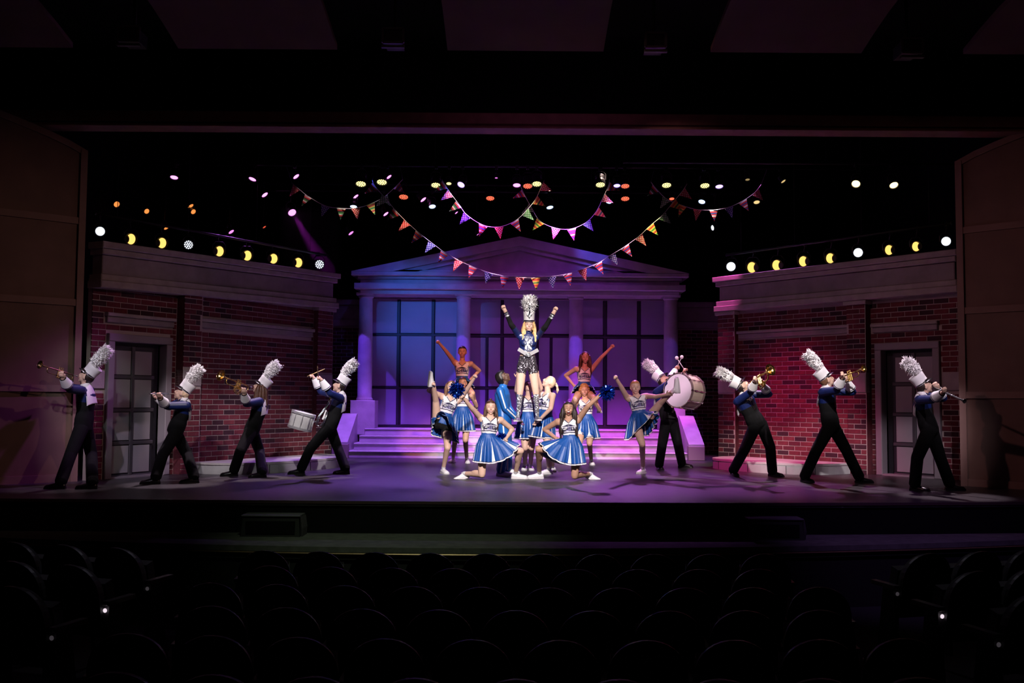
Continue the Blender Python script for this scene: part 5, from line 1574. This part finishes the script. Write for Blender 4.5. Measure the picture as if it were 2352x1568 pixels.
for (sd, px, py, lab) in (('R', 1566, 820, 'white felt mallet in the bass drummer\'s nearer hand'), ('L', 1554.5, 822, 'white felt mallet in the bass drummer\'s farther hand')):
    sh, el, wr = B.arm[sd]; g = wr + (wr - el).normalized() * .06
    tip = on_ray(px, py, g, .27, 'n'); dd = (tip - g).normalized()
    st = empty('mallet', g, lab, 'mallet', 'bass drum mallets')
    MB().tube([g - dd * .08, tip], .007, 8).build('shaft', M_felt, st, smooth=True)
    MB().ell(tip, *[v * .032 for v in frame(dd)[:2]], dd * .034, 12, 8).build('felt_head', M_felt, st, smooth=True)

# ------------------------------------------------------------------ pompoms
def pompom(c, label, r, hnd, seed):
    rnd = random.Random(seed)
    e = empty('pompom', c, label, 'pompom', 'blue foil pompoms')
    MB().tube([hnd, c], .012, 8).build('handle', M_white, e)
    mb = MB()
    for q in range(330):
        z = rnd.uniform(-1, 1); a = rnd.uniform(0, 2 * PI); s_ = math.sqrt(1 - z * z)
        d = V((s_ * math.cos(a), s_ * math.sin(a), z)); x, y, _ = frame(d); t = rnd.uniform(0, 2 * PI); wv = (x * math.cos(t) + y * math.sin(t)) * rnd.uniform(.006, .010)
        R_ = r * rnd.uniform(.75, 1.12); bend = (x * rnd.uniform(-.3, .3) + y * rnd.uniform(-.3, .3) + V((0, 0, -.12))) * R_
        p = [c + d * (R_ * .15), c + d * (R_ * .6) + bend * .3, c + d * R_ + bend]
        nn = d.cross(wv).normalized() * .0012
        for i in range(2):
            mb.add([p[i] - wv, p[i] + wv, p[i + 1] + wv, p[i + 1] - wv], [(0, 1, 2, 3)])
    mb.build('foil_strands', M_pom, e)['kind'] = 'stuff'
def grip(B, sd, f=.06):
    sh, el, wr = B.arm[sd]; return wr + (wr - el).normalized() * f
g = grip(kneelL, 'R'); pompom(on_ray(1049, 893, g, .13, 'n'), 'blue foil pompom raised in front of the left kicker\'s face', .125, g, 1)
g = grip(kneelL, 'L'); pompom(on_ray(1152, 1006, g, .09, 'f'), 'blue foil pompom on the hip of the left kneeling cheerleader', .095, g, 2)
g = grip(kneelR, 'L'); pompom(on_ray(1395, 900, g, .11, 'n'), 'blue foil pompom raised by the right kneeling cheerleader', .12, g, 3)
g = grip(kneelR, 'R'); pompom(on_ray(1288, 1014, g, .07, 'f'), 'dark blue pompom on the hip of the right kneeling cheerleader', .065, g, 4)

# ------------------------------------------------------------------ pipes and stage lights
M_pipe = mat('black_pipe', (.015, .015, .016), .5)
M_can = mat('black_lamp_body', (.014, .014, .015), .45)
M_cable = mat('black_cable', (.01, .01, .01), .6)
def pipe(a, b, label, r=.025):
    e = empty('lighting_pipe', a, label, 'pipe', 'lighting pipes')
    MB().tube([a, b], r, 10).build('tube', M_pipe, e, smooth=True)
    d = (V(b) - V(a))
    for t in (.08, .35, .65, .92):
        p = V(a) + d * t
        MB().tube([p, V((p.x, p.y, 8.19))], .006, 5).build('lift_cable', M_cable, e)
    for t in (.0, .999):
        MB().lathe([(r, 0), (r + .006, .004), (r + .006, .03), (r, .034)], V(a) + d * t, d, 10).build('end_cap', M_can, e)
pipe((-7.6, 20.1, 6.02), (7.6, 20.1, 6.02), 'long black lighting pipe carrying the front row of lamps')
pipe((-6, 22.6, 6.02), (6, 22.6, 6.02), 'black lighting pipe over the portico steps')
pipe((-9.4, 23.4, 6.35), (4, 23.4, 6.35), 'black lighting pipe far upstage')
pipe((2, 18.0, 5.62), (9.2, 18.0, 5.62), 'black lighting pipe at upper right with two warm lamps')
PLa, PLb = at(215, 531, 17.0), at(745, 607, 21.8)
PRa, PRb = at(1668, 612, 21.4), at(2185, 553, 17.4)
for q in (PLa, PLb, PRa, PRb): q.z = 4.42
pipe(PLa, PLb, 'slanting pipe behind the left brick wall carrying amber lamps')
pipe(PRa, PRb, 'slanting pipe behind the right brick wall carrying amber lamps')

ORD = ['first', 'second', 'third', 'fourth', 'fifth', 'sixth', 'seventh', 'eighth', 'ninth', 'tenth', 'eleventh', 'twelfth', 'thirteenth', 'fourteenth', 'fifteenth', 'sixteenth', 'seventeenth', 'eighteenth', 'nineteenth', 'twentieth']
def lamp(c, n, r, kind, col, st, hang, label, grp, bite=0):
    """c lens centre, n aim, r lens radius, hang = point on the pipe above"""
    n = V(n).normalized(); c = V(c)
    e = empty('stage_light', c, label, 'stage light', grp)
    x, y, _ = frame(n); y = n.cross(x)
    L = r * 2.6
    body = MB().lathe([(r * .55, -L), (r * .8, -L * .96), (r * .9, -L * .6), (r * 1.12, -L * .3), (r * 1.16, .012), (r * 1.1, .012), (r * 1.05, -.004)], c, n, 16, cap=False).build('lamp_body', M_can, e, smooth=False)
    for q in range(4):
        MB().lathe([(r * .92, 0), (r * 1.02, .002), (r * 1.02, .010), (r * .92, .012)], c - n * (L * (.62 + .09 * q)), n, 14, cap=False).build('cooling_fin', M_can, body)
    g = glow('glow_%02d%02d%02d_%d' % (col[0] * 99, col[1] * 99, col[2] * 99, st * 10), col, st)
    if kind == 'led':
        MB().lathe([(r * 1.04, -.012), (r * 1.04, -.006)], c, n, 16).build('lens_plate', M_can, e)
        mb = MB()
        spots = [(0, 0)] + [(.42 * math.cos(a), .42 * math.sin(a)) for a in [PI / 3 * i for i in range(6)]] + [(.82 * math.cos(a), .82 * math.sin(a)) for a in [PI / 6 * i for i in range(12)]]
        for (u_, v_) in spots: mb.lathe([(r * .15, 0), (r * .15, .004), (r * .07, .010)], c + x * (u_ * r) + y * (v_ * r), n, 8)
        mb.build('led_lenses', g, e)['kind'] = 'stuff'
    elif kind == 'moon':
        # the lit inside of the can, partly covered by the dark round lens holder
        sg = bite
        pts = []
        N = 28
        for i in range(N + 1):
            a = -2.25 + 4.5 * i / N; pts.append((math.cos(a), math.sin(a)))
        for i in range(9):
            a = 1.15 - 2.3 * i / 8; pts.append((-1.02 + .62 * math.cos(a), .78 * math.sin(a)))
        fs = [c + V((1, 0, 0)) * (-sg * u_ * r * .82) + UPZ * (v_ * r) for u_, v_ in pts]
        MB().prism([p + n * .004 for p in fs], n * .006).build('lit_lens', g, e)
        hc2 = c + V((sg, 0, 0)) * (r * .86) + n * .012
        MB().lathe([(r * .62, -.02), (r * .62, .0), (r * .5, .012)], hc2, n, 14).build('lens_holder', M_can, e)
    else:
        MB().lathe([(r, -.004), (r, .0), (r * .75, r * .10), (r * .35, r * .16), (.001, r * .18)], c, n, 20).build('lens', g, e, smooth=True)
    # yoke, clamp and drop
    m_ = c - n * (L * .5); top = m_ + UPZ * (r * 1.9)
    MB().tube([m_ + x * (r * 1.2), m_ + x * (r * 1.25) + UPZ * (r * 1.2), top + x * (r * .7), top, top - x * (r * .7), m_ - x * (r * 1.25) + UPZ * (r * 1.2), m_ - x * (r * 1.2)], .012, 6).build('yoke', M_can, e)
    h = V((top.x, hang.y if hang is not None else top.y, hang.z if hang is not None else top.z + .2))
    cl = MB().tube([top, h], .011, 6).build('hanger', M_can, e)
    MB().obox(h, (.03, 0, 0), (0, .04, 0), (0, 0, .04)).build('clamp', M_can, cl)
    return e

YEL, RED, MAG, VIO, BLU, ORA, WRM, WHT = (1, .88, .26), (1, .12, .06), (1, .25, .95), (.45, .28, 1), (.45, .6, 1), (1, .28, .06), (1, .72, .30), (.85, .9, 1)
def row(items, Y, hang, word):
    items = sorted(items)
    cnt = {}
    tot = {}
    for it in items: tot[it[6]] = tot.get(it[6], 0) + 1
    for (px, py, rpx, n, kind, (col, st), nm) in items:
        cnt[nm] = cnt.get(nm, 0) + 1
        c = at(px, py, Y); r = rpx / FPX * Y * (.84 if kind == 'lens' else .95)
        k = cnt[nm]; T = tot[nm]
        pos = '' if T == 1 else (', leftmost of its row' if k == 1 else ', rightmost of its row' if k == T else ', %s from left' % ORD[k - 1])
        lamp(c, n, r, kind, col, st, V((0, hang[0], hang[1])), '%s %s%s' % (nm, word, pos), word)
D = (0, -.36, -.93); DL = (-.25, -.34, -.9); DR = (.45, -.36, -.8); DS = (.62, -.18, -.76)
led = lambda px, py, r, col, nm: (px, py, r, D, 'led', col, nm)
lens = lambda px, py, r, col, nm, n=D: (px, py, r, n, 'lens', col, nm)
cy, cr, cm, cv, cb, co, cw = (YEL, 2.6), (RED, 2.2), (MAG, 2.2), (VIO, 2.6), (BLU, 2.4), (ORA, 1.0), (WRM, 2.6)
row([led(829, 422, 12, cy, 'yellow LED cluster lamp'), led(877, 418, 12, cy, 'yellow LED cluster lamp'), led(1001, 425, 11, cy, 'yellow LED cluster lamp'), led(1031, 421, 6, cy, 'yellow LED cluster lamp'),
     led(1212, 427, 11, cr, 'red LED cluster lamp'), led(1233, 422, 11, cy, 'yellow LED cluster lamp'), led(1379, 424, 11, cy, 'yellow LED cluster lamp'), led(1436, 427, 10, cr, 'red LED cluster lamp'),
     led(1531, 425, 11, cy, 'yellow LED cluster lamp'), led(1619, 426, 11, cy, 'yellow LED cluster lamp'),
     lens(400, 407, 10, cm, 'magenta spotlight'), lens(580, 411, 10, cm, 'magenta spotlight', DL), lens(680, 405, 9, cm, 'magenta spotlight', DS), lens(893, 406, 8, cm, 'magenta spotlight', DS),
     lens(1059, 424, 10, cv, 'violet-white spotlight', (-.3, -.55, -.75)), lens(1187, 425, 10, cm, 'magenta spotlight'), lens(1417, 426, 9, cv, 'violet-white spotlight'), lens(1652, 428, 10, cv, 'violet-white spotlight'),
     lens(1140, 408, 4, (MAG, .7), 'tiny dim magenta lamp'), lens(1799, 416, 7, (WRM, .6), 'dim warm lamp', DR), lens(1717, 412, 6, (WRM, .25), 'dim warm lamp')], 20.0, (20.1, 6.0), 'in the front row over the stage')
row([led(927, 452, 11, cr, 'red LED cluster lamp'), led(1126, 455, 10, cr, 'red LED cluster lamp'), led(1436, 456, 10, cr, 'red LED cluster lamp'), led(1543, 456, 6, cr, 'red LED cluster lamp'),
     lens(608, 447, 9, cm, 'pink spotlight', DS), lens(817, 451, 8, cm, 'pink spotlight', DS), lens(972, 458, 9, cm, 'pink spotlight', DS), lens(886, 491, 8, cm, 'pink spotlight', DS),
     lens(812, 474, 9, cb, 'pale blue spotlight', (0, -.3, -.9)), lens(993, 474, 9, cb, 'pale blue spotlight', (.15, -.42, -.85)), lens(1263, 476, 9, cb, 'pale blue spotlight', (.15, -.32, -.85)),
     lens(1398, 463, 8, cb, 'pale blue spotlight', (-.25, -.4, -.8)), lens(1612, 463, 9, cb, 'pale blue spotlight', (-.25, -.4, -.8)), lens(1738, 464, 8, (WRM, .8), 'dim warm lamp', (0, -.45, -.85)),
     lens(1048, 488, 5, cm, 'pink spotlight', DS), lens(1637, 523, 7, (WHT, 1.6), 'white slit lamp', (-.85, -.35, -.2))], 22.5, (22.6, 6.0), 'in the second row over the steps')
row([lens(268, 469, 8, co, 'orange lamp', (.6, -.5, -.4)), lens(337, 485, 7, co, 'orange lamp', (.6, -.5, -.4)), lens(438, 473, 8, co, 'orange lamp', DS), lens(444, 486, 7, co, 'orange lamp', (.6, -.45, -.45)),
     lens(382, 523, 7, co, 'orange lamp', DS), lens(607, 521, 5, (RED, .6), 'dim red lamp', DS), lens(531, 532, 8, (MAG, 1.2), 'magenta slit lamp', DS), lens(806, 535, 8, (MAG, 1.2), 'magenta slit lamp', DS),
     lens(1097, 538, 4, (MAG, 1), 'magenta slit lamp', DS)], 23.3, (23.4, 6.33), 'far upstage')
row([lens(1966, 422, 11, cw, 'warm white spotlight', (-.35, -.62, -.65)), lens(2053, 425, 11, cw, 'warm white spotlight', (0, -.6, -.75))], 17.9, (18.0, 5.6), 'at upper right')
# pink lamp whose beam shows in the haze
bc = at(671, 488, 22.5); bt = at(712, 556, 22.2)
bd_ = (bt - bc).normalized()
lamp(bc, (bd_ + V((0, -.35, 0))), 9 / FPX * 22.5, 'lens', MAG, 2, V((0, 22.6, 6.0)), 'magenta lamp throwing a visible beam down through haze', 'in the second row over the steps')
spot(bc + bd_ * .04, bt, (.75, .05, .9), 420, 15, .8, .05, 'beam_spot')

for side, (items, wordp) in {1: ([(230, 531, 'w'), (301, 549, 'y'), (372, 558, 'y'), (433, 562, 'w'), (504, 577, 'y'), (568, 587, 'y'), (628, 594, 'y'), (685, 603, 'y'), (734, 607, 'w')], 'above the left brick wall'),
                              -1: ([(1679, 612, 'w'), (1727, 614, 'y'), (1784, 609, 'y'), (1845, 600, 'y'), (1907, 593, 'y'), (1971, 580, 'w'), (2042, 574, 'y'), (2104, 566, 'y'), (2173, 554, 'w')], 'above the right brick wall')}.items():
    cnt = {'w': 0, 'y': 0}
    for (px, py, t) in items:
        a, b = (PLa, PLb) if side > 0 else (PRa, PRb)
        # depth from the slanting pipe
        d = ray(px, py); nrm = (b - a).cross(UPZ); k = (a - EYE).dot(nrm) / d.dot(nrm); c = EYE + d * k; Yc = c.y
        cnt[t] += 1
        if t == 'y':
            lamp(c, (side * .35, -.9, -.12), 12.5 / FPX * Yc * (1.0 - .02 * cnt[t]), 'moon', (1, .56, .13), 1.3, V((c.x, c.y, 4.42)), 'amber crescent lamp %s, %s from left' % (wordp, ORD[cnt[t] - 1]), 'amber lamps ' + wordp, -side if False else -side)
        else:
            lamp(c, (side * .3, -.9, -.15), 10 / FPX * Yc, 'led' if (side > 0 and px > 300) else 'lens', (.80, .86, 1), 2.2, V((c.x, c.y, 4.42)), 'white lamp %s, %s from left' % (wordp, ORD[cnt[t] - 1]), 'white lamps ' + wordp)

# thin haze under the pink lamp
hm_ = bpy.data.materials.new('thin_haze'); hm_.use_nodes = True
nt = hm_.node_tree; nt.nodes.remove(nt.nodes['Principled BSDF'])
vs_ = nt.nodes.new('ShaderNodeVolumeScatter'); vs_.inputs['Density'].default_value = .07; vs_.inputs['Anisotropy'].default_value = .2
nt.links.new(vs_.outputs[0], nt.nodes['Material Output'].inputs['Volume'])
ha, hb = at(650, 660, 22.4), at(760, 484, 22.4)
hz = MB().box(ha.x, hb.x + .2, 21.9, 22.9, ha.z, hb.z).build('haze', hm_)
tag(hz, 'thin stage haze catching the magenta beam', 'haze', kind='stuff')

# ------------------------------------------------------------------ bunting
def flag_mat(name, kind, cols):
    m = bpy.data.materials.new(name); m.use_nodes = True
    nt = m.node_tree; b = nt.nodes['Principled BSDF']; b.inputs['Roughness'].default_value = .8
    tc = nt.nodes.new('ShaderNodeTexCoord')
    if kind == 'dots':
        vo = nt.nodes.new('ShaderNodeTexVoronoi'); vo.voronoi_dimensions = '2D'; vo.inputs['Scale'].default_value = 27; vo.inputs['Randomness'].default_value = 0
        mp = nt.nodes.new('ShaderNodeMapping'); mp.inputs['Rotation'].default_value = (0, 0, .785)
        nt.links.new(tc.outputs['Object'], mp.inputs['Vector']); nt.links.new(mp.outputs[0], vo.inputs['Vector'])
        cr = nt.nodes.new('ShaderNodeValToRGB'); cr.color_ramp.interpolation = 'CONSTANT'
        cr.color_ramp.elements[0].color = (*cols[1], 1); cr.color_ramp.elements[1].position = .30; cr.color_ramp.elements[1].color = (*cols[0], 1)
        nt.links.new(vo.outputs['Distance'], cr.inputs['Fac'])
    else:
        sp = nt.nodes.new('ShaderNodeSeparateXYZ'); nt.links.new(tc.outputs['Object'], sp.inputs[0])
        ma = nt.nodes.new('ShaderNodeMath'); ma.operation = 'MULTIPLY_ADD'; ma.inputs[1].default_value = -1 / .115; ma.inputs[2].default_value = .0
        fr_ = nt.nodes.new('ShaderNodeMath'); fr_.operation = 'FRACT'
        nt.links.new(sp.outputs['Y'], ma.inputs[0]); nt.links.new(ma.outputs[0], fr_.inputs[0])
        cr = nt.nodes.new('ShaderNodeValToRGB'); cr.color_ramp.interpolation = 'CONSTANT'
        cr.color_ramp.elements[0].color = (*cols[0], 1); cr.color_ramp.elements[0].position = 0
        cr.color_ramp.elements[1].color = (*cols[1], 1); cr.color_ramp.elements[1].position = 1 / len(cols)
        for i in range(2, len(cols)):
            el = cr.color_ramp.elements.new(i / len(cols)); el.color = (*cols[i], 1)
        nt.links.new(fr_.outputs[0], cr.inputs['Fac'])
    nt.links.new(cr.outputs['Color'], b.inputs['Base Color'])
    return m
cW, cR, cN, cG, cY, cK = (.8, .78, .74), (.62, .03, .03), (.04, .05, .25), (.05, .28, .05), (.8, .5, .06), (.03, .02, .03)
FLAG = {'rd': flag_mat('flag_red_dots', 'dots', (cR, cW)), 'nd': flag_mat('flag_navy_dots', 'dots', (cN, cW)), 'gd': flag_mat('flag_green_dots', 'dots', ((.06, .25, .05), cW)),
        'rs': flag_mat('flag_red_stripes', 'stripe', [cW, cR, cN, cR]), 'ys': flag_mat('flag_yellow_stripes', 'stripe', [cY, cR, cY, cG]), 'ks': flag_mat('flag_dark_stripes', 'stripe', [cW, cR, cK, cG])}
def flag_me(k, sd):
    rnd = random.Random(sd); w2, h = .096, .245; mb = MB(); n = 6
    rows = []
    for th in (0, .002):
        vs = []
        for j in range(n + 1):
            t = j / n
            for s in (-1, 0, 1): vs.append((s * w2 * (1 - t * .985), -h * t, th + .014 * math.sin(t * 3 + s * 1.2 + sd) * t))
        rows.append(vs)
    fs = []
    o = 3 * (n + 1)
    for j in range(n):
        for s in range(2):
            a = 3 * j + s; fs += [(a, a + 1, a + 4, a + 3), (o + a, o + a + 3, o + a + 4, o + a + 1)]
        fs += [(3 * j, 3 * j + 3, o + 3 * j + 3, o + 3 * j), (3 * j + 2, o + 3 * j + 2, o + 3 * j + 5, 3 * j + 5)]
    return mb.add(rows[0] + rows[1], fs).mesh('pennant', FLAG[k])
FLAG_ME = {k: [flag_me(k, q) for q in range(3)] for k in FLAG}
M_cord = mat('bunting_cord', (.7, .66, .66), .8)
def bunting(label, Y, pts, kinds, ends):
    path = [at(px, py, Y) for px, py in ([ends[0]] if ends[0] else []) + pts + ([ends[1]] if ends[1] else [])]
    e = empty('bunting', path[0], label, 'bunting', 'strings of bunting')
    for p_ in (path[0], path[-1]): MB().tube([p_, V((p_.x, 20.1, 6.0))], .004, 5).build('tie_line', M_cable, e)
    # smooth cord through the points (Catmull-Rom)
    q = []
    for i in range(len(path) - 1):
        p0, p1, p2, p3 = path[max(0, i - 1)], path[i], path[i + 1], path[min(len(path) - 1, i + 2)]
        for s in range(5):
            t = s / 5
            q.append(.5 * ((2 * p1) + (p2 - p0) * t + (2 * p0 - 5 * p1 + 4 * p2 - p3) * t * t + (3 * p1 - p0 - 3 * p2 + p3) * t ** 3))
    q.append(path[-1])
    MB().tube(q, .0065, 6).build('cord', M_cord, e, smooth=True)
    o = 1 if ends[0] else 0
    for i, kd in enumerate(kinds):
        p = path[i + o]; a = path[max(0, i + o - 1)]; b = path[min(len(path) - 1, i + o + 1)]
        t = (b - a).normalized()
        if t.x < 0: t = -t
        nrm = V((0, -1, 0)); yv = nrm.cross(t).normalized()
        # hang between square-to-cord and straight down
        up = (yv * .75 + UPZ * .25).normalized(); xx = t; zz = xx.cross(up).normalized(); up = zz.cross(xx)
        sw = random.uniform(-.35, .35)
        Mx = Matrix((xx, up, zz)).transposed().to_4x4()
        f = bpy.data.objects.new('pennant', FLAG_ME[kd][i % 3]); COL.objects.link(f)
        f.parent = e; f.matrix_parent_inverse = base_matrix(e).inverted()
        f.matrix_basis = Matrix.Translation(p) @ Mx @ Matrix.Rotation(sw * .5, 4, 'X') @ Matrix.Rotation(sw, 4, 'Y')
bunting('dim string of pennants at upper left, ending over the big swag', 20.6, [(681.7, 430), (708.5, 451), (748, 473), (783.7, 478), (817, 478), (851, 468), (882, 452), (911, 426)],
        ['rd', 'ks', 'nd', 'ks', 'rd', 'ys', 'gd', 'rs'], ((670, 420), (925, 412)))
bunting('longest bunting, a deep swag hanging in front of the pediment', 19.5, [(861.5, 428), (885, 455), (911, 486), (935.5, 511), (963.6, 535.6), (993, 558.6), (1022, 580), (1054, 598), (1087, 613), (1123, 626), (1158.7, 634), (1194, 637), (1231, 638),
        (1266.7, 635), (1303.7, 628.7), (1337, 618.5), (1372.6, 604.5), (1404.5, 585), (1435, 566), (1467, 543), (1492.5, 519), (1520.6, 495), (1545, 465.5), (1566.5, 440)],
        ['rs', 'gd', 'ks', 'rd', 'rs', 'nd', 'rs', 'rd', 'rs', 'nd', 'rs', 'rd', 'ys', 'nd', 'rs', 'rd', 'rs', 'nd', 'rs', 'rd', 'ys', 'gd', 'ys', 'rd'], ((855, 414), (1578, 422)))
bunting('short bunting swag left of centre above the pediment peak', 20.0, [(1021.7, 424), (1035, 444), (1054, 469), (1073, 494), (1110, 517), (1146, 521), (1181.7, 508), (1206, 487), (1229, 459), (1244, 428)],
        ['ks', 'rd', 'ks', 'nd', 'rs', 'rd', 'rs', 'gd', 'ys', 'rd'], ((1015, 412), (1250, 414)))
bunting('short bunting swag right of centre above the pediment', 20.2, [(1203, 444), (1220.8, 477), (1241, 508), (1277, 524), (1312.6, 525.4), (1347, 510), (1370, 484.6), (1385, 454), (1397, 428)],
        ['rs', 'gd', 'ys', 'rd', 'rs', 'nd', 'ys', 'rd', 'rs'], ((1193, 420), (1400, 412)))
bunting('string of pennants at upper right, ending in the dark', 20.6, [(1506.5, 432), (1530.7, 456.5), (1568, 472), (1602, 481), (1639, 482), (1673.6, 475.7), (1705.5, 461.6), (1735, 441)],
        ['ks', 'gd', 'ys', 'rd', 'rs', 'nd', 'rs', 'rd'], ((1495, 418), (1748, 424)))

# ------------------------------------------------------------------ floor monitors on the pit ledge
for (px0, px1, py0, py1, lab) in ((552, 688, 1186, 1232, 'low black speaker box draped in cloth on the pit ledge at left'), (1720, 1848, 1184, 1228, 'low black speaker box with a grey top on the pit ledge at right')):
    Yf = 12.03; a = at(px0, py1, Yf); b = at(px1, py1, Yf); h = .235
    e = empty('floor_monitor', ((a.x + b.x) / 2, Yf + .2, -.4), lab, 'speaker', 'pit ledge speakers')
    mbx = MB().add([(a.x, Yf, -.4), (b.x, Yf, -.4), (b.x, Yf + .29, -.4), (a.x, Yf + .29, -.4), (a.x + .02, Yf + .03, -.4 + h), (b.x - .02, Yf + .03, -.4 + h), (b.x - .02, Yf + .29, -.4 + h), (a.x + .02, Yf + .29, -.4 + h)],
                   [(3, 2, 1, 0), (4, 5, 6, 7), (0, 1, 5, 4), (1, 2, 6, 5), (2, 3, 7, 6), (3, 0, 4, 7)])
    mbx.build('cabinet', mat('speaker_cabinet', (.014, .013, .014), .7), e)
    MB().bbox(a.x + .0, b.x - .0, Yf + .01, Yf + .31, -.4 + h, -.4 + h + .018, .006).build('top_cloth', mat('speaker_top_cloth', (.11, .10, .12), .85), e)
    mg = MB()
    for q in range(5):
        x = b.x - .005 - .004 * q
        mg.tube([(b.x + .005, Yf + .05 + .055 * q, -.4 + h), (b.x + .02, Yf + .05 + .055 * q, -.3), (b.x + .014, Yf + .06 + .055 * q, -.4)], [.012, .02, .016], 6)
    mg.build('cloth_folds', mat('speaker_drape', (.05, .04, .05), .9), e)['kind'] = 'stuff'
    MB().bbox(a.x + .06, b.x - .06, Yf - .006, Yf + .02, -.37, -.4 + h - .05, .004).build('grille', M_black, e)
    for x in (a.x + .06, b.x - .06): MB().lathe([(.02, 0), (.02, .012)], (x, Yf + .05, -.4), (0, 0, 1), 10).build('foot', M_can, e)

# ------------------------------------------------------------------ theatre seats
M_seat = mat('seat_fabric', (.020, .017, .020), .85, sheen=.5)
M_shell = mat('seat_back_shell', (.028, .026, .030), .5)
M_arm = mat('armrest_wood', (.16, .14, .14), .4)
M_iron = mat('seat_end_iron', (.05, .045, .05), .45)
def seat_part_meshes():
    w = .25; out = {}
    # back: curved shell with a round top (local +y = towards the stage, seat below the back)
    def back(th, y0, inset, mname, m):
        n = 18; rs = []
        front, rear = [], []
        pts = [(-w + inset, .36)] + [(-(w - inset) * math.cos(PI * i / n) , .62 + (.30 - inset) * math.sin(PI * i / n) ** .75) for i in range(n + 1)] + [(w - inset, .36)]
        mb = MB(); N = len(pts)
        vs = []
        for yy in (y0, y0 + th):
            for (x, z) in pts: vs.append((x, yy + .35 * x * x - (z - .36) * .16, z))
        fs = [tuple(range(N)), tuple(range(2 * N - 1, N - 1, -1))] + [(i, N + i, N + (i + 1) % N, (i + 1) % N) for i in range(N)]
        return mb.add(vs, fs).mesh(mname, m)
    out['back_shell'] = back(.03, 0, 0, 'back_shell', M_shell)
    out['backrest'] = back(.06, .031, .02, 'backrest', M_seat)
    out['seat_cushion'] = MB().obox((0, .17, .58), (.215, 0, 0), (0, .045, .012), (0, -.05, .19)).mesh('seat_cushion', M_seat)
    out['armrest'] = MB().bbox(-.03, .03, .02, .36, .60, .635, .01).mesh('armrest', M_arm)
    out['end_panel'] = MB().add([(-.02, .03, 0), (.02, .03, 0), (.02, .30, 0), (-.02, .30, 0), (-.02, .05, .60), (.02, .05, .60), (.02, .20, .60), (-.02, .20, .60)],
                                [(3, 2, 1, 0), (4, 5, 6, 7), (0, 1, 5, 4), (1, 2, 6, 5), (2, 3, 7, 6), (3, 0, 4, 7)]).mesh('end_panel', M_iron)
    out['row_plate'] = MB().lathe([(.017, 0), (.017, .004), (.012, .006)], (0, 0, 0), (0, -1, 0), 16).mesh('row_plate', mat('row_plate_enamel', (.7, .66, .7), .4, emit=(.9, .78, .9), estr=.03))  # faint emission stands in for light the plate reflects
    out['plate_bright'] = MB().lathe([(.017, 0), (.017, .004), (.012, .006)], (0, 0, 0), (0, -1, 0), 16).mesh('row_plate', mat('row_plate_glow', (.7, .66, .7), .4, emit=(1, .85, .95), estr=.75))  # same plate, stronger emission in place of brighter reflected light
    return out
SM = seat_part_meshes()
def seat(x, y, rz, label, grp, z=-1.12, arms=(1, 1), end=0, bright=False):
    e = empty('theatre_seat', (x, y, z), label, 'seat', grp, rz)
    for nm in ('back_shell', 'backrest', 'seat_cushion'): put(nm, SM[nm], e, True)
    for k, sx in enumerate((-1, 1)):
        if arms[k] or end == sx:
            o = put('armrest', SM['armrest'], e, True); o.location = (sx * .262, 0, 0)
            p = put('end_panel', SM['end_panel'], e, True); p.location = (sx * .262, 0, 0)
            if end == sx:
                q = put('row_plate', SM['plate_bright' if bright else 'row_plate'], p, True); q.location = (0, .03, .565)
RW = ['front', 'second', 'third', 'fourth', 'fifth', 'sixth']
SN = ['leftmost', 'second', 'third', 'fourth', 'fifth', 'fifth from right', 'fourth from right', 'third from right', 'second from right', 'rightmost']
for r_, d_ in enumerate([9.6, 8.75, 7.9, 7.05, 6.2, 5.35]):
    n_ = 10 if r_ % 2 == 0 else 9
    for i in range(n_):
        x = .04 + (i - (n_ - 1) / 2) * .535
        y = d_ + .018 * x * x
        seat(x, y, -.036 * x, 'black theatre seat in the %s centre row, %s' % (RW[r_], (SN[i] if n_ == 10 else (SN[i] + (' from left' if 0 < i < 5 else '') if i < 5 else SN[i + 1])) + (' from left' if n_ == 10 and 0 < i < 5 else '')),
             'seats of the centre block', arms=(1, i == n_ - 1), end=(-1 if i == 0 else 1 if i == n_ - 1 else 0) if r_ < 0 else 0)
for sx, word in ((-1, 'left'), (1, 'right')):
    for r_, (d_, ns) in enumerate([(8.8, 3), (7.9, 3), (7.0, 2)]):
        for i in range(ns):
            x = sx * ((3.43 if sx < 0 else 3.62) + .525 * i) + (.02 if sx < 0 else 0)
            y = d_ + .151 * i
            seat(x, y, sx * .28 * 1, 'black theatre seat in the %s %s side row, %s' % (RW[r_], word, ['on the aisle', 'next to the aisle seat', 'third from the aisle'][i]), 'seats of the side blocks', z=-.97,
                 arms=(sx > 0, sx < 0), end=(-sx if i == 0 else 0), bright=(r_ == 1))
